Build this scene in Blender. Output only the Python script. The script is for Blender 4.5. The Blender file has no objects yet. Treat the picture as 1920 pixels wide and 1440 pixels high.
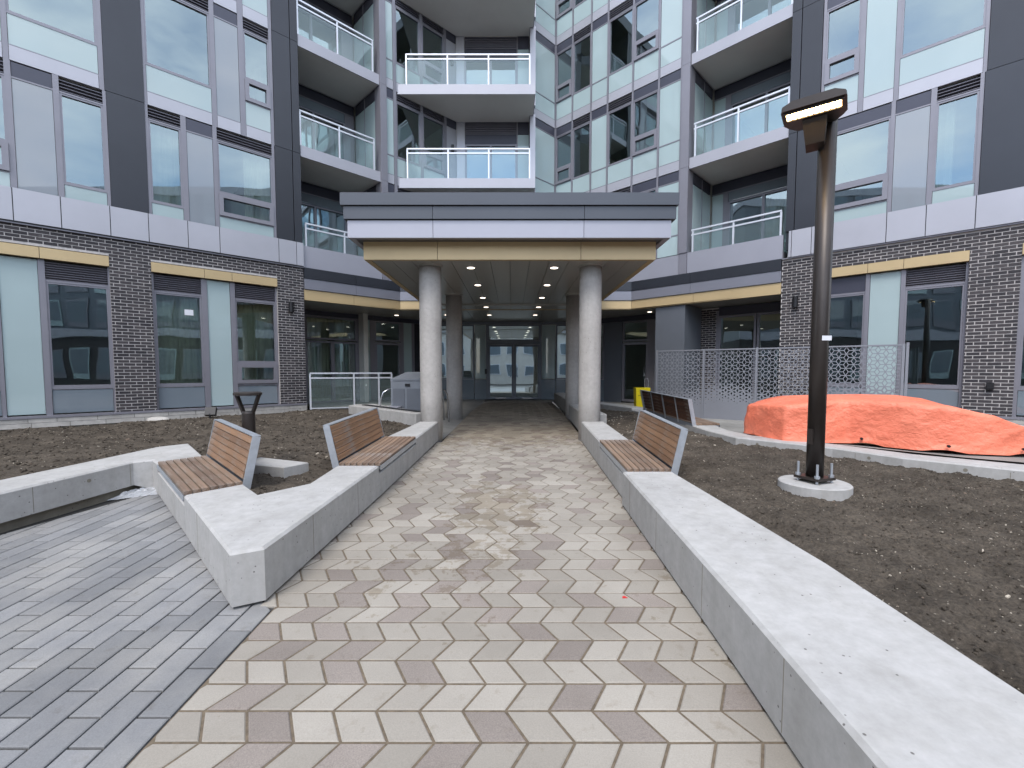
import bpy, math, random
from mathutils import Vector, Matrix, noise
R = math.radians
random.seed(7)
S2 = math.sqrt(2.0)
sc = bpy.context.scene
C = sc.collection

# ------------------------------------------------------------------ camera, sky, sun, exposure
cam_d = bpy.data.cameras.new('camera'); cam = bpy.data.objects.new('camera', cam_d); C.objects.link(cam)
cam.location = (0, 0, 1.65); cam.rotation_euler = (R(90 - 3.3), 0, 0)
cam_d.sensor_width = 36; cam_d.lens = 36 * 853 / 1920; cam_d.shift_y = 24.2 / 1920
cam_d.clip_start = .05; cam_d.clip_end = 3000
sc.camera = cam

SUN_EL, SUN_AZ = 57, 200          # azimuth measured from +Y towards +X
w = bpy.data.worlds.new('World'); sc.world = w; w.use_nodes = True
nt = w.node_tree; N = nt.nodes; L = nt.links
bg = N['Background']
sky = N.new('ShaderNodeTexSky'); sky.sky_type = 'NISHITA'; sky.sun_disc = False
sky.sun_elevation = R(SUN_EL); sky.sun_rotation = R(SUN_AZ); sky.air_density = 1.0; sky.dust_density = 1.0; sky.ozone_density = 1.0
tc = N.new('ShaderNodeTexCoord')
mp = N.new('ShaderNodeMapping'); mp.inputs['Scale'].default_value = (1, 1, 2.4); mp.inputs['Location'].default_value = (1.7, .45, .2)
ns = N.new('ShaderNodeTexNoise'); ns.inputs['Scale'].default_value = 2.6; ns.inputs['Detail'].default_value = 9; ns.inputs['Roughness'].default_value = .58
rp = N.new('ShaderNodeValToRGB'); rp.color_ramp.elements[0].position = .36; rp.color_ramp.elements[1].position = .68
mx = N.new('ShaderNodeMix'); mx.data_type = 'RGBA'; mx.inputs[7].default_value = (7.2, 7.45, 7.9, 1)
L.new(tc.outputs['Generated'], mp.inputs['Vector']); L.new(mp.outputs['Vector'], ns.inputs['Vector'])
L.new(ns.outputs['Fac'], rp.inputs['Fac']); L.new(rp.outputs['Color'], mx.inputs[0]); L.new(sky.outputs['Color'], mx.inputs[6])
L.new(mx.outputs[2], bg.inputs['Color']); bg.inputs['Strength'].default_value = .15

sd = bpy.data.lights.new('sun', 'SUN'); sun = bpy.data.objects.new('sun', sd); C.objects.link(sun)
sd.energy = .85; sd.angle = R(24); sd.color = (1, .95, .88)
el, az = R(SUN_EL), R(SUN_AZ)
sdir = Vector((math.sin(az) * math.cos(el), math.cos(az) * math.cos(el), math.sin(el)))
sun.rotation_euler = sdir.to_track_quat('Z', 'Y').to_euler()
vs = sc.view_settings; vs.view_transform = 'Standard'; vs.look = 'None'; vs.gamma = 1; vs.exposure = 1.36; vs.use_curve_mapping = False
sc.render.engine = 'CYCLES'
cy = sc.cycles; cy.max_bounces = 8; cy.diffuse_bounces = 4; cy.glossy_bounces = 4; cy.transmission_bounces = 4; cy.transparent_max_bounces = 12
cy.sample_clamp_indirect = 6; cy.use_denoising = True; cy.caustics_reflective = False; cy.caustics_refractive = False

# ------------------------------------------------------------------ materials
M = {}
def new_mat(name):
    m = bpy.data.materials.new(name); m.use_nodes = True; M[name] = m
    return m, m.node_tree.nodes, m.node_tree.links, m.node_tree.nodes['Principled BSDF']
def ramp_mix(n, l, fac, c0, c1, p0=.3, p1=.7):
    r = n.new('ShaderNodeValToRGB'); r.color_ramp.elements[0].color = (*c0, 1); r.color_ramp.elements[1].color = (*c1, 1)
    r.color_ramp.elements[0].position = p0; r.color_ramp.elements[1].position = p1; l.new(fac, r.inputs['Fac']); return r.outputs['Color']
def noise_n(n, l, scale, detail=4, rough=.55, coord='Object', stretch=None):
    t = n.new('ShaderNodeTexCoord'); v = t.outputs[coord]
    if stretch:
        mpp = n.new('ShaderNodeMapping'); mpp.inputs['Scale'].default_value = stretch; l.new(v, mpp.inputs['Vector']); v = mpp.outputs['Vector']
    x = n.new('ShaderNodeTexNoise'); x.inputs['Scale'].default_value = scale; x.inputs['Detail'].default_value = detail; x.inputs['Roughness'].default_value = rough
    l.new(v, x.inputs['Vector']); return x.outputs['Fac']
def mult(n, l, a, b, fac=1.0, mode='MULTIPLY'):
    m = n.new('ShaderNodeMix'); m.data_type = 'RGBA'; m.blend_type = mode; m.inputs[0].default_value = fac
    for s, v in ((6, a), (7, b)):
        if isinstance(v, tuple): m.inputs[s].default_value = (*v, 1)
        else: l.new(v, m.inputs[s])
    return m.outputs[2]
def bump_n(n, l, p, h, strength, dist):
    b = n.new('ShaderNodeBump'); b.inputs['Strength'].default_value = strength; b.inputs['Distance'].default_value = dist
    l.new(h, b.inputs['Height']); l.new(b.outputs['Normal'], p.inputs['Normal'])
def rand_fac(n, l):
    oi = n.new('ShaderNodeObjectInfo'); g = n.new('ShaderNodeNewGeometry')
    a = n.new('ShaderNodeMath'); a.operation = 'ADD'; l.new(oi.outputs['Random'], a.inputs[0]); l.new(g.outputs['Random Per Island'], a.inputs[1])
    f = n.new('ShaderNodeMath'); f.operation = 'FRACT'; l.new(a.outputs[0], f.inputs[0]); return f.outputs[0]
def pm(name, col, rough=.5, metal=0.0, var=.12, scale=6, bump=0, bscale=40, bdist=.004, coat=0, per_piece=0, spec=.5, stretch=None):
    m, n, l, p = new_mat(name)
    f = noise_n(n, l, scale, 5, .6, stretch=stretch)
    lo = tuple(c * (1 - var) for c in col); hi = tuple(min(1, c * (1 + var)) for c in col)
    c = ramp_mix(n, l, f, lo, hi)
    if per_piece:
        c = mult(n, l, c, ramp_mix(n, l, rand_fac(n, l), (1 - per_piece,) * 3, (1 + per_piece,) * 3, 0, 1))
    l.new(c, p.inputs['Base Color'])
    p.inputs['Roughness'].default_value = rough; p.inputs['Metallic'].default_value = metal; p.inputs['Coat Weight'].default_value = coat
    p.inputs['Specular IOR Level'].default_value = spec
    if bump: bump_n(n, l, p, noise_n(n, l, bscale, 4, .6), bump, bdist)
    return m
pm('white_panel', (.44, .44, .48), .38, .25, .04, 1.2, per_piece=.035)
pm('slab_panel', (.40, .40, .44), .4, .15, .04, 1.0)
pm('dark_panel', (.033, .036, .045), .34, .2, .08, 1.0, per_piece=.10)
pm('charcoal_panel', (.075, .081, .094), .35, .3, .06, .8)
pm('steel_grey_panel', (.24, .245, .285), .38, .3, .04, .9)
pm('pale_metal_panel', (.36, .36, .405), .4, .3, .04, .9, per_piece=.03)
pm('mullion_grey', (.24, .235, .265), .42, .3, .05, 2)
pm('clad_grey', (.15, .165, .19), .42, .3, .06, 1.0)
pm('gold_panel', (.56, .425, .235), .42, .25, .05, 1.3)
pm('louver_dark', (.17, .165, .195), .5, .3, .08, 3)
pm('strip_dark', (.06, .062, .085), .35, .2, .06, 2)
pm('soffit_grey', (.66, .65, .60), .5, .0, .05, 1.0)
pm('canopy_soffit', (.40, .39, .355), .3, .25, .08, .8, stretch=(3, .4, 1))
pm('rail_metal', (.66, .68, .72), .35, .4, .04, 3)
pm('galvanised', (.50, .53, .57), .4, .6, .10, 14)
pm('screen_metal', (.27, .28, .31), .45, .35, .04, 2)
pm('bronze_paint', (.042, .034, .030), .38, .35, .12, 5)
pm('black_paint', (.012, .012, .014), .45, .1, .1, 5)
pm('grey_paint', (.20, .22, .25), .45, .15, .08, 4)
pm('yellow_plastic', (.72, .58, .01), .4, 0, .05, 4)
pm('red_print', (.55, .03, .03), .5, 0, .05, 4)
pm('dark_print', (.05, .05, .03), .5, 0, .05, 4)
pm('chrome', (.7, .71, .73), .2, .9, .03, 4)
pm('paper_white', (.75, .76, .8), .6, 0, .03, 4)
pm('room_wall', (.62, .61, .56), .8, 0, .05, 1)
pm('room_floor', (.22, .17, .12), .6, 0, .1, 1)
pm('curtain_cloth', (.46, .46, .36), .9, 0, .06, 3)
pm('timber', (.33, .23, .14), .75, 0, .25, 6, .3, 60, stretch=(1, 8, 8))
pm('stone_base', (.43, .41, .38), .85, 0, .16, 8, .3, 40, .004, per_piece=.10)
pm('siding', (.70, .64, .57), .8, 0, .08, 2)
pm('shingle', (.06, .06, .065), .85, 0, .2, 12)
pm('asphalt', (.055, .055, .057), .9, 0, .2, 30, .3, 80)
pm('mortar', (.54, .51, .49), .95, 0, .15, 20, .25, 90, .003)

def brick_mat():
    m, n, l, p = new_mat('brick_dark')
    base = ramp_mix(n, l, rand_fac(n, l), (.022, .020, .024), (.056, .050, .052), 0, 1)
    f = noise_n(n, l, 16, 5, .65)
    c = mult(n, l, base, ramp_mix(n, l, f, (.8, .8, .8), (1.35, 1.3, 1.3)))
    smear = noise_n(n, l, 5.0, 6, .75, 'Generated')
    t = n.new('ShaderNodeNewGeometry'); big = n.new('ShaderNodeTexNoise'); big.inputs['Scale'].default_value = 2.2; big.inputs['Detail'].default_value = 8; big.inputs['Roughness'].default_value = .75
    l.new(t.outputs['Position'], big.inputs['Vector'])
    mk = n.new('ShaderNodeValToRGB'); mk.color_ramp.elements[0].position = .63; mk.color_ramp.elements[1].position = .80; l.new(big.outputs['Fac'], mk.inputs['Fac'])
    mxx = n.new('ShaderNodeMix'); mxx.data_type = 'RGBA'; l.new(mk.outputs['Color'], mxx.inputs[0]); l.new(c, mxx.inputs[6]); mxx.inputs[7].default_value = (.26, .235, .23, 1)
    l.new(mxx.outputs[2], p.inputs['Base Color']); p.inputs['Roughness'].default_value = .7
    bump_n(n, l, p, noise_n(n, l, 60, 4, .7), .5, .003)
brick_mat()

def concrete_mat(name, base, stain=.18, coord='Object'):
    m, n, l, p = new_mat(name)
    f1 = noise_n(n, l, 1.3, 7, .62); f2 = noise_n(n, l, 14, 8, .7); f3 = noise_n(n, l, 38, 3, .5)
    c = ramp_mix(n, l, f1, tuple(x * (1 - stain) for x in base), tuple(min(1, x * (1 + stain * .7)) for x in base), .3, .7)
    c = mult(n, l, c, ramp_mix(n, l, f2, (.87, .87, .86), (1.08, 1.08, 1.08), .3, .7))
    streak = noise_n(n, l, 6, 4, .6, stretch=(1, 1, .12))
    c = mult(n, l, c, ramp_mix(n, l, streak, (.92, .915, .90), (1.03, 1.03, 1.03), .32, .58))
    # bug holes
    t = n.new('ShaderNodeTexCoord'); v = n.new('ShaderNodeTexVoronoi'); v.inputs['Scale'].default_value = 17; v.inputs['Randomness'].default_value = 1; l.new(t.outputs['Object'], v.inputs['Vector'])
    hr = n.new('ShaderNodeValToRGB'); hr.color_ramp.elements[0].position = .07; hr.color_ramp.elements[1].position = .115
    l.new(v.outputs['Distance'], hr.inputs['Fac'])
    gate = noise_n(n, l, 4, 2, .5); gr = n.new('ShaderNodeValToRGB'); gr.color_ramp.elements[0].position = .46; gr.color_ramp.elements[1].position = .52; l.new(gate, gr.inputs['Fac'])
    inv = n.new('ShaderNodeMix'); inv.data_type = 'RGBA'; inv.inputs[6].default_value = (1, 1, 1, 1); l.new(gr.outputs['Color'], inv.inputs[0]); l.new(hr.outputs['Color'], inv.inputs[7])
    dark = ramp_mix(n, l, inv.outputs[2], (.35, .34, .33), (1, 1, 1), 0, 1)
    c = mult(n, l, c, dark)
    l.new(c, p.inputs['Base Color']); p.inputs['Roughness'].default_value = .82
    hmix = mult(n, l, inv.outputs[2], ramp_mix(n, l, f3, (.8, .8, .8), (1, 1, 1), .2, .8))
    bump_n(n, l, p, hmix, .35, .006)
concrete_mat('concrete', (.41, .402, .39), .10)
concrete_mat('concrete_column', (.42, .40, .38), .14)
concrete_mat('concrete_floor', (.25, .245, .23), .2)
concrete_mat('footing_concrete', (.24, .22, .18), .25)

def wood_mat(name, base, alongscale=(1.2, 26, 26)):
    m, n, l, p = new_mat(name)
    g = noise_n(n, l, 1.0, 6, .65, stretch=alongscale); g2 = noise_n(n, l, 2.0, 4, .5, stretch=(1.0, 60, 60))
    c = ramp_mix(n, l, g, tuple(x * .62 for x in base), tuple(x * 1.28 for x in base), .3, .72)
    c = mult(n, l, c, ramp_mix(n, l, g2, (.8, .8, .8), (1.1, 1.1, 1.1)))
    c = mult(n, l, c, ramp_mix(n, l, rand_fac(n, l), (.74, .70, .70), (1.22, 1.16, 1.12), 0, 1))
    grey = noise_n(n, l, 3.5, 5, .6, stretch=(1, 4, 4))
    mk = n.new('ShaderNodeValToRGB'); mk.color_ramp.elements[0].position = .52; mk.color_ramp.elements[1].position = .72; l.new(grey, mk.inputs['Fac'])
    q = n.new('ShaderNodeMix'); q.data_type = 'RGBA'; l.new(mk.outputs['Color'], q.inputs[0]); l.new(c, q.inputs[6]); q.inputs[7].default_value = (.25, .21, .18, 1)
    l.new(q.outputs[2], p.inputs['Base Color']); p.inputs['Roughness'].default_value = .62
    bump_n(n, l, p, g2, .35, .002)
wood_mat('wood_seat', (.225, .160, .113)); wood_mat('wood_back', (.265, .158, .090)); wood_mat('wood_dark', (.12, .055, .03))

def paver_mat(name, a, b, speck=.10, wet=True, sc_=30):
    m, n, l, p = new_mat(name)
    c = ramp_mix(n, l, rand_fac(n, l), a, b, 0, 1)
    fine = noise_n(n, l, 160, 3, .7, 'Object'); c = mult(n, l, c, ramp_mix(n, l, fine, (1 - speck * 2.2,) * 3, (1 + speck,) * 3, .25, .7))
    g = n.new('ShaderNodeNewGeometry')
    def posnoise(scale, det, ro, off=0):
        mpp = n.new('ShaderNodeMapping'); mpp.inputs['Location'].default_value = (off, off, 0); l.new(g.outputs['Position'], mpp.inputs['Vector'])
        x = n.new('ShaderNodeTexNoise'); x.inputs['Scale'].default_value = scale; x.inputs['Detail'].default_value = det; x.inputs['Roughness'].default_value = ro
        l.new(mpp.outputs['Vector'], x.inputs['Vector']); return x.outputs['Fac']
    big = posnoise(.9, 6, .6, 3.1)
    c = mult(n, l, c, ramp_mix(n, l, big, (.84, .83, .82), (1.08, 1.08, 1.08), .3, .65))
    sp = posnoise(11, 5, .6, 1.3); c = mult(n, l, c, ramp_mix(n, l, sp, (1.03, 1.03, 1.03), (.86, .83, .79), .60, .74))
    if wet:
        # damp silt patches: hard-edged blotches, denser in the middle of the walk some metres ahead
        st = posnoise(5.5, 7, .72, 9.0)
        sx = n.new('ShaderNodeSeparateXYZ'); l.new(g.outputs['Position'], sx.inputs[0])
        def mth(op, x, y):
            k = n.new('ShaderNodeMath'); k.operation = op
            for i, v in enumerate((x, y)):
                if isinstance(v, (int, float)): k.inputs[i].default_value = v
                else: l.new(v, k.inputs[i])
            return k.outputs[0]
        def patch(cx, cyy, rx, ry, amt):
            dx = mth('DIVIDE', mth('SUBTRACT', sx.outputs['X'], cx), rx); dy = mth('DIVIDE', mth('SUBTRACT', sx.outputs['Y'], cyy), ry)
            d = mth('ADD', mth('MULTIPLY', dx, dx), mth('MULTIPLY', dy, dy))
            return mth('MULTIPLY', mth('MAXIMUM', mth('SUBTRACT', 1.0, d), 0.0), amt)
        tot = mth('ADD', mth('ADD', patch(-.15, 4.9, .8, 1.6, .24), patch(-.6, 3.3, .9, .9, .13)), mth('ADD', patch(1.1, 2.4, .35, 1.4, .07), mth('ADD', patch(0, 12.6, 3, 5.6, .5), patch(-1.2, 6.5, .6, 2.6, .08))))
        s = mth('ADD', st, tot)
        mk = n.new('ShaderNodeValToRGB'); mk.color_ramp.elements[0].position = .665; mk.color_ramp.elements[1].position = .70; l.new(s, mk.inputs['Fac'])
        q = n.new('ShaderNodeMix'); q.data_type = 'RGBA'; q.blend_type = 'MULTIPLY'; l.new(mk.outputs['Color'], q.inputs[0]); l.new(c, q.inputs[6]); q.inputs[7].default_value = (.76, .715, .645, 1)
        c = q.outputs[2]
    else:
        dust = posnoise(1.7, 6, .62, 5.0)
        c = mult(n, l, c, ramp_mix(n, l, dust, (.92, .93, .95), (1.22, 1.2, 1.16), .42, .66))
    l.new(c, p.inputs['Base Color']); p.inputs['Roughness'].default_value = .86
    bump_n(n, l, p, noise_n(n, l, 220, 3, .7, 'Object'), .45, .0015)
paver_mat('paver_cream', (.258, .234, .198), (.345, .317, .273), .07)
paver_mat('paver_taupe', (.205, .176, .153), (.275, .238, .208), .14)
paver_mat('paver_slate', (.175, .176, .176), (.25, .249, .247), .09, False)
pm('joint_sand', (.135, .105, .072), .95, 0, .3, 30, .5, 90)
pm('joint_dark', (.04, .038, .035), .95, 0, .3, 30, .5, 90)

def soil_mat():
    m, n, l, p = new_mat('soil')
    f = noise_n(n, l, 3.0, 8, .7); g = noise_n(n, l, 45, 6, .75); h = noise_n(n, l, 140, 4, .7)
    c = ramp_mix(n, l, f, (.052, .043, .034), (.135, .114, .092), .32, .68)
    c = mult(n, l, c, ramp_mix(n, l, g, (.40, .40, .40), (1.45, 1.42, 1.36), .3, .7))
    fl = ramp_mix(n, l, h, (1, 1, 1), (1.9, 1.85, 1.75), .66, .8); c = mult(n, l, c, fl)
    l.new(c, p.inputs['Base Color']); p.inputs['Roughness'].default_value = .95; p.inputs['Specular IOR Level'].default_value = .25
    bump_n(n, l, p, mult(n, l, g, h, .5, 'ADD'), .9, .02)
soil_mat()
pm('chip_pale', (.34, .30, .24), .85, 0, .25, 30, per_piece=.3)
pm('chip_dark', (.16, .12, .09), .9, 0, .3, 30, per_piece=.3)

def tarp_mat():
    m, n, l, p = new_mat('tarp_orange')
    f = noise_n(n, l, 2.2, 6, .6); c = ramp_mix(n, l, f, (.76, .185, .105), (.85, .25, .15), .3, .7)
    cr = noise_n(n, l, 3.2, 4, .55, stretch=(1, 1, 1.6)); fine = noise_n(n, l, 14, 5, .6, stretch=(1.6, 1, 1))
    ab = n.new('ShaderNodeMath'); ab.operation = 'SUBTRACT'; ab.inputs[1].default_value = .5; l.new(cr, ab.inputs[0])
    ab2 = n.new('ShaderNodeMath'); ab2.operation = 'ABSOLUTE'; l.new(ab.outputs[0], ab2.inputs[0])
    l.new(c, p.inputs['Base Color']); p.inputs['Roughness'].default_value = .45; p.inputs['Specular IOR Level'].default_value = .35
    bump_n(n, l, p, mult(n, l, ab2.outputs[0], fine, .15, 'MIX'), .65, .09)
tarp_mat()

def glass_mat(name, tint, refl, ior=1.5, body=None, bodyfac=0.0, wob=.02):
    """architectural pane: see-through with a Fresnel reflection"""
    m, n, l, p = new_mat(name); out = n['Material Output']
    tr = n.new('ShaderNodeBsdfTransparent'); tr.inputs['Color'].default_value = (*tint, 1)
    gl = n.new('ShaderNodeBsdfGlossy'); gl.inputs['Roughness'].default_value = .01; gl.inputs['Color'].default_value = (.70, .85, .89, 1)
    lw = n.new('ShaderNodeFresnel'); lw.inputs['IOR'].default_value = ior
    ad = n.new('ShaderNodeMath'); ad.operation = 'ADD'; ad.use_clamp = True; ad.inputs[1].default_value = refl; l.new(lw.outputs[0], ad.inputs[0])
    if wob:
        f = noise_n(n, l, .9, 1, .4); b = n.new('ShaderNodeBump'); b.inputs['Strength'].default_value = wob; b.inputs['Distance'].default_value = .25
        l.new(f, b.inputs['Height']); l.new(b.outputs['Normal'], gl.inputs['Normal'])
    s0 = tr.outputs[0]
    if body:
        df = n.new('ShaderNodeBsdfDiffuse'); df.inputs['Color'].default_value = (*body, 1)
        m0 = n.new('ShaderNodeMixShader'); m0.inputs[0].default_value = bodyfac; l.new(tr.outputs[0], m0.inputs[1]); l.new(df.outputs[0], m0.inputs[2]); s0 = m0.outputs[0]
    ms = n.new('ShaderNodeMixShader'); l.new(ad.outputs[0], ms.inputs[0]); l.new(s0, ms.inputs[1]); l.new(gl.outputs[0], ms.inputs[2])
    l.new(ms.outputs[0], out.inputs['Surface']); n.remove(p)
glass_mat('window_glass', (.76, .87, .82), .21, 1.6)
glass_mat('rail_glass', (.80, .88, .87), .05, 1.45, (.55, .68, .68), .10)
glass_mat('door_glass', (.75, .82, .80), .60, 1.6)
def spandrel_mat(name, col, refl, wob=.015):
    m, n, l, p = new_mat(name)
    f = noise_n(n, l, .7, 3, .5); l.new(ramp_mix(n, l, f, tuple(c * .96 for c in col), tuple(min(1, c * 1.03) for c in col)), p.inputs['Base Color'])
    p.inputs['Roughness'].default_value = .5; p.inputs['Specular IOR Level'].default_value = .2
    p.inputs['Coat Weight'].default_value = refl; p.inputs['Coat Roughness'].default_value = .02; p.inputs['Coat IOR'].default_value = 1.7
spandrel_mat('mint_glass', (.39, .49, .495), .8)
spandrel_mat('grey_glass', (.255, .285, .315), 1.0)
spandrel_mat('slate_glass', (.17, .205, .235), .9)
def emit_mat(name, col, st):
    m, n, l, p = new_mat(name); p.inputs['Emission Color'].default_value = (*col, 1); p.inputs['Emission Strength'].default_value = st; p.inputs['Base Color'].default_value = (.8, .8, .8, 1)
emit_mat('lamp_led', (1, .70, .34), 9); emit_mat('lamp_reflector_glow', (1, .45, .10), .30); emit_mat('downlight_led', (1, .86, .70), 1.6)
def plastic_bag():
    m, n, l, p = new_mat('clear_film'); p.inputs['Base Color'].default_value = (.75, .77, .8, 1); p.inputs['Roughness'].default_value = .2; p.inputs['Alpha'].default_value = .45
plastic_bag()

# ------------------------------------------------------------------ mesh helpers
class MB:
    def __init__(s): s.v = []; s.f = []
    def add(s, vs, fs):
        o = len(s.v); s.v += [tuple(q) for q in vs]; s.f += [tuple(i + o for i in g) for g in fs]; return s
    def hexa(s, p): return s.add(p, [(3, 2, 1, 0), (4, 5, 6, 7), (0, 1, 5, 4), (1, 2, 6, 5), (2, 3, 7, 6), (3, 0, 4, 7)])
    def box(s, x0, x1, y0, y1, z0, z1): return s.hexa([(x0, y0, z0), (x1, y0, z0), (x1, y1, z0), (x0, y1, z0), (x0, y0, z1), (x1, y0, z1), (x1, y1, z1), (x0, y1, z1)])
    def fbox(s, fr, u0, u1, w0, w1, z0, z1):
        """box in a facade frame: u along the wall, w outwards, z up"""
        P = lambda u, w_, z: fr.p(u, w_, z)
        return s.hexa([P(u0, w1, z0), P(u1, w1, z0), P(u1, w0, z0), P(u0, w0, z0), P(u0, w1, z1), P(u1, w1, z1), P(u1, w0, z1), P(u0, w0, z1)])
    def beam(s, a, b, sx, sz, up=(0, 0, 1)):
        a, b = Vector(a), Vector(b); d = (b - a).normalized(); up = Vector(up); x = d.cross(up)
        x = x.normalized() * sx / 2; z = x.cross(d).normalized() * sz / 2
        return s.hexa([a - x - z, b - x - z, b + x - z, a + x - z, a - x + z, b - x + z, b + x + z, a + x + z])
    def tube(s, pts, r, n=10, cap=True, radii=None):
        pts = [Vector(q) for q in pts]; rings = []
        ref = Vector((0, 0, 1))
        d0 = (pts[1] - pts[0]).normalized()
        if abs(d0.dot(ref)) > .95: ref = Vector((1, 0, 0))
        o = len(s.v)
        for i, q in enumerate(pts):
            d = (pts[min(i + 1, len(pts) - 1)] - pts[max(i - 1, 0)]).normalized()
            x = d.cross(ref).normalized(); y = d.cross(x).normalized(); rr = radii[i] if radii else r
            for k in range(n):
                a = 2 * math.pi * k / n; s.v.append(tuple(q + x * math.cos(a) * rr + y * math.sin(a) * rr))
        for i in range(len(pts) - 1):
            for k in range(n): s.f.append((o + i * n + k, o + i * n + (k + 1) % n, o + (i + 1) * n + (k + 1) % n, o + (i + 1) * n + k))
        if cap: s.f.append(tuple(o + k for k in range(n))[::-1]); s.f.append(tuple(o + (len(pts) - 1) * n + k for k in range(n)))
        return s
    def build(s, name, mat, parent=None, smooth=False, label=None, cat=None, group=None, kind=None):
        me = bpy.data.meshes.new(name); me.from_pydata(s.v, [], s.f); me.update()
        return link(name, me, mat, parent, smooth, label, cat, group, kind)
def link(name, me, mat, parent=None, smooth=False, label=None, cat=None, group=None, kind=None):
    if mat and not me.materials: me.materials.append(M[mat])
    o = bpy.data.objects.new(name, me); C.objects.link(o)
    if smooth: me.polygons.foreach_set('use_smooth', [True] * len(me.polygons))
    if parent: o.parent = parent
    tag(o, label, cat, group, kind); return o
def tag(o, label=None, cat=None, group=None, kind=None):
    if label: o['label'] = label
    if cat: o['category'] = cat
    if group: o['group'] = group
    if kind: o['kind'] = kind
    return o
def thing(name, label, cat, group=None):
    o = bpy.data.objects.new(name, None); C.objects.link(o); o.empty_display_size = .2
    return tag(o, label, cat, group)
def fix_normals(o):
    import bmesh
    b = bmesh.new(); b.from_mesh(o.data); bmesh.ops.recalc_face_normals(b, faces=b.faces); b.to_mesh(o.data); b.free(); return o
class Frame:
    def __init__(s, o, e, n): s.o = Vector(o); s.e = Vector(e).normalized(); s.n = Vector(n).normalized()
    def p(s, u, w_, z): q = s.o + s.e * u + s.n * w_; return (q.x, q.y, z)
def offset_poly(poly, d):
    """inset a counter-clockwise polygon by d"""
    n = len(poly); out = []
    for i in range(n):
        a, b, c = Vector(poly[i - 1]), Vector(poly[i]), Vector(poly[(i + 1) % n])
        e1 = (b - a).normalized(); e2 = (c - b).normalized()
        n1 = Vector((-e1.y, e1.x)); n2 = Vector((-e2.y, e2.x)); k = 1 + n1.dot(n2)
        out.append(tuple(b + (n1 + n2) * (d / max(k, .25))))
    return out
def area(poly): return .5 * sum(poly[i - 1][0] * poly[i][1] - poly[i][0] * poly[i - 1][1] for i in range(len(poly)))
def prism(mb, poly, z0, z1, bev=.015):
    """vertical prism with a chamfered top; z0, z1 are numbers or functions of (x, y)"""
    if area(poly) < 0: poly = poly[::-1]
    f0 = z0 if callable(z0) else (lambda x, y: z0); f1 = z1 if callable(z1) else (lambda x, y: z1)
    ins = offset_poly(poly, bev); n = len(poly)
    vs_ = [(x, y, f0(x, y)) for x, y in poly] + [(x, y, f1(x, y) - bev) for x, y in poly] + [(x, y, f1(x, y)) for x, y in ins]
    fs = []
    for k in range(2):
        for i in range(n): j = (i + 1) % n; fs.append((k * n + i, k * n + j, (k + 1) * n + j, (k + 1) * n + i))
    fs.append(tuple(2 * n + i for i in range(n))); fs.append(tuple(range(n))[::-1])
    return mb.add(vs_, fs)
def clip(poly, a, b, c):
    """keep the part of a convex polygon with a*x + b*y <= c"""
    out = []
    for i in range(len(poly)):
        p, q = poly[i - 1], poly[i]; dp = a * p[0] + b * p[1] - c; dq = a * q[0] + b * q[1] - c
        if (dp < 0) != (dq < 0): t = dp / (dp - dq); out.append((p[0] + t * (q[0] - p[0]), p[1] + t * (q[1] - p[1])))
        if dq <= 0: out.append(q)
    return out
SL = .038
def ramp(x, y): return SL * min(max(y, -6), 13.0)

# ------------------------------------------------------------------ ground, road, walkway, plaza
g = MB(); g.add([(-400, -400, -.35), (400, -400, -.35), (400, 400, -.35), (-400, 400, -.35)], [(0, 1, 2, 3)])
g.build('ground', 'soil', kind='structure')
g = MB(); g.add([(-90, -26, -.30), (90, -26, -.30), (90, -17, -.30), (-90, -17, -.30)], [(0, 1, 2, 3)]); g.build('road', 'asphalt', kind='structure')
g = MB(); g.box(-90, 90, -17, -14.5, -.34, -.2); g.build('pavement', 'concrete_floor', kind='structure')
g = MB(); g.add([(-14, -14.5, -.24), (14, -14.5, -.24), (14, -1.2, -.05), (-14, -1.2, -.05)], [(0, 1, 2, 3)]); g.build('forecourt', 'paver_slate', kind='structure')

def lin(x0, y0, x1, y1):
    return lambda y: x0 + (x1 - x0) * (y - y0) / (y1 - y0)
def wl(y):   # left edge of the walkway
    if y < 2.9: return -1.55
    if y < 8.4: return lin(-1.66, 2.9, -1.40, 8.4)(y)
    return lin(-1.32, 8.4, -1.02, 17.2)(y)
def wr(y):
    if y < 8.4: return lin(1.20, 0, 1.37, 8.4)(y)
    return lin(1.37, 8.4, 1.48, 17.6)(y)
def paver_poly(poly, mb=None, gap=.006, top=0.0, tilt=(0, 0)):
    if abs(area(poly)) < .0012 or len(poly) < 3: return None
    if area(poly) < 0: poly = poly[::-1]
    # drop coincident points
    q = [p for i, p in enumerate(poly) if (Vector(p) - Vector(poly[i - 1])).length > .006]
    if len(q) < 3: return None
    a = offset_poly(q, gap); b = offset_poly(q, gap + .005); n = len(a)
    cx = sum(p[0] for p in a) / n; cyy = sum(p[1] for p in a) / n
    z = lambda p, d: ramp(*p) + top + d + (p[0] - cx) * tilt[0] + (p[1] - cyy) * tilt[1]
    vs_ = [(*p, z(p, -.035)) for p in a] + [(*p, z(p, -.004)) for p in a] + [(*p, z(p, 0)) for p in b]
    fs = []
    for k in range(2):
        for i in range(n): j = (i + 1) % n; fs.append((k * n + i, k * n + j, (k + 1) * n + j, (k + 1) * n + i))
    fs.append(tuple(2 * n + i for i in range(n)))
    m_ = mb or MB(); m_.add(vs_, fs); return m_
walk = MB()
ys = [-1.2, 2.9, 2.91, 8.4, 8.41, 13, 17.75]
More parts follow.
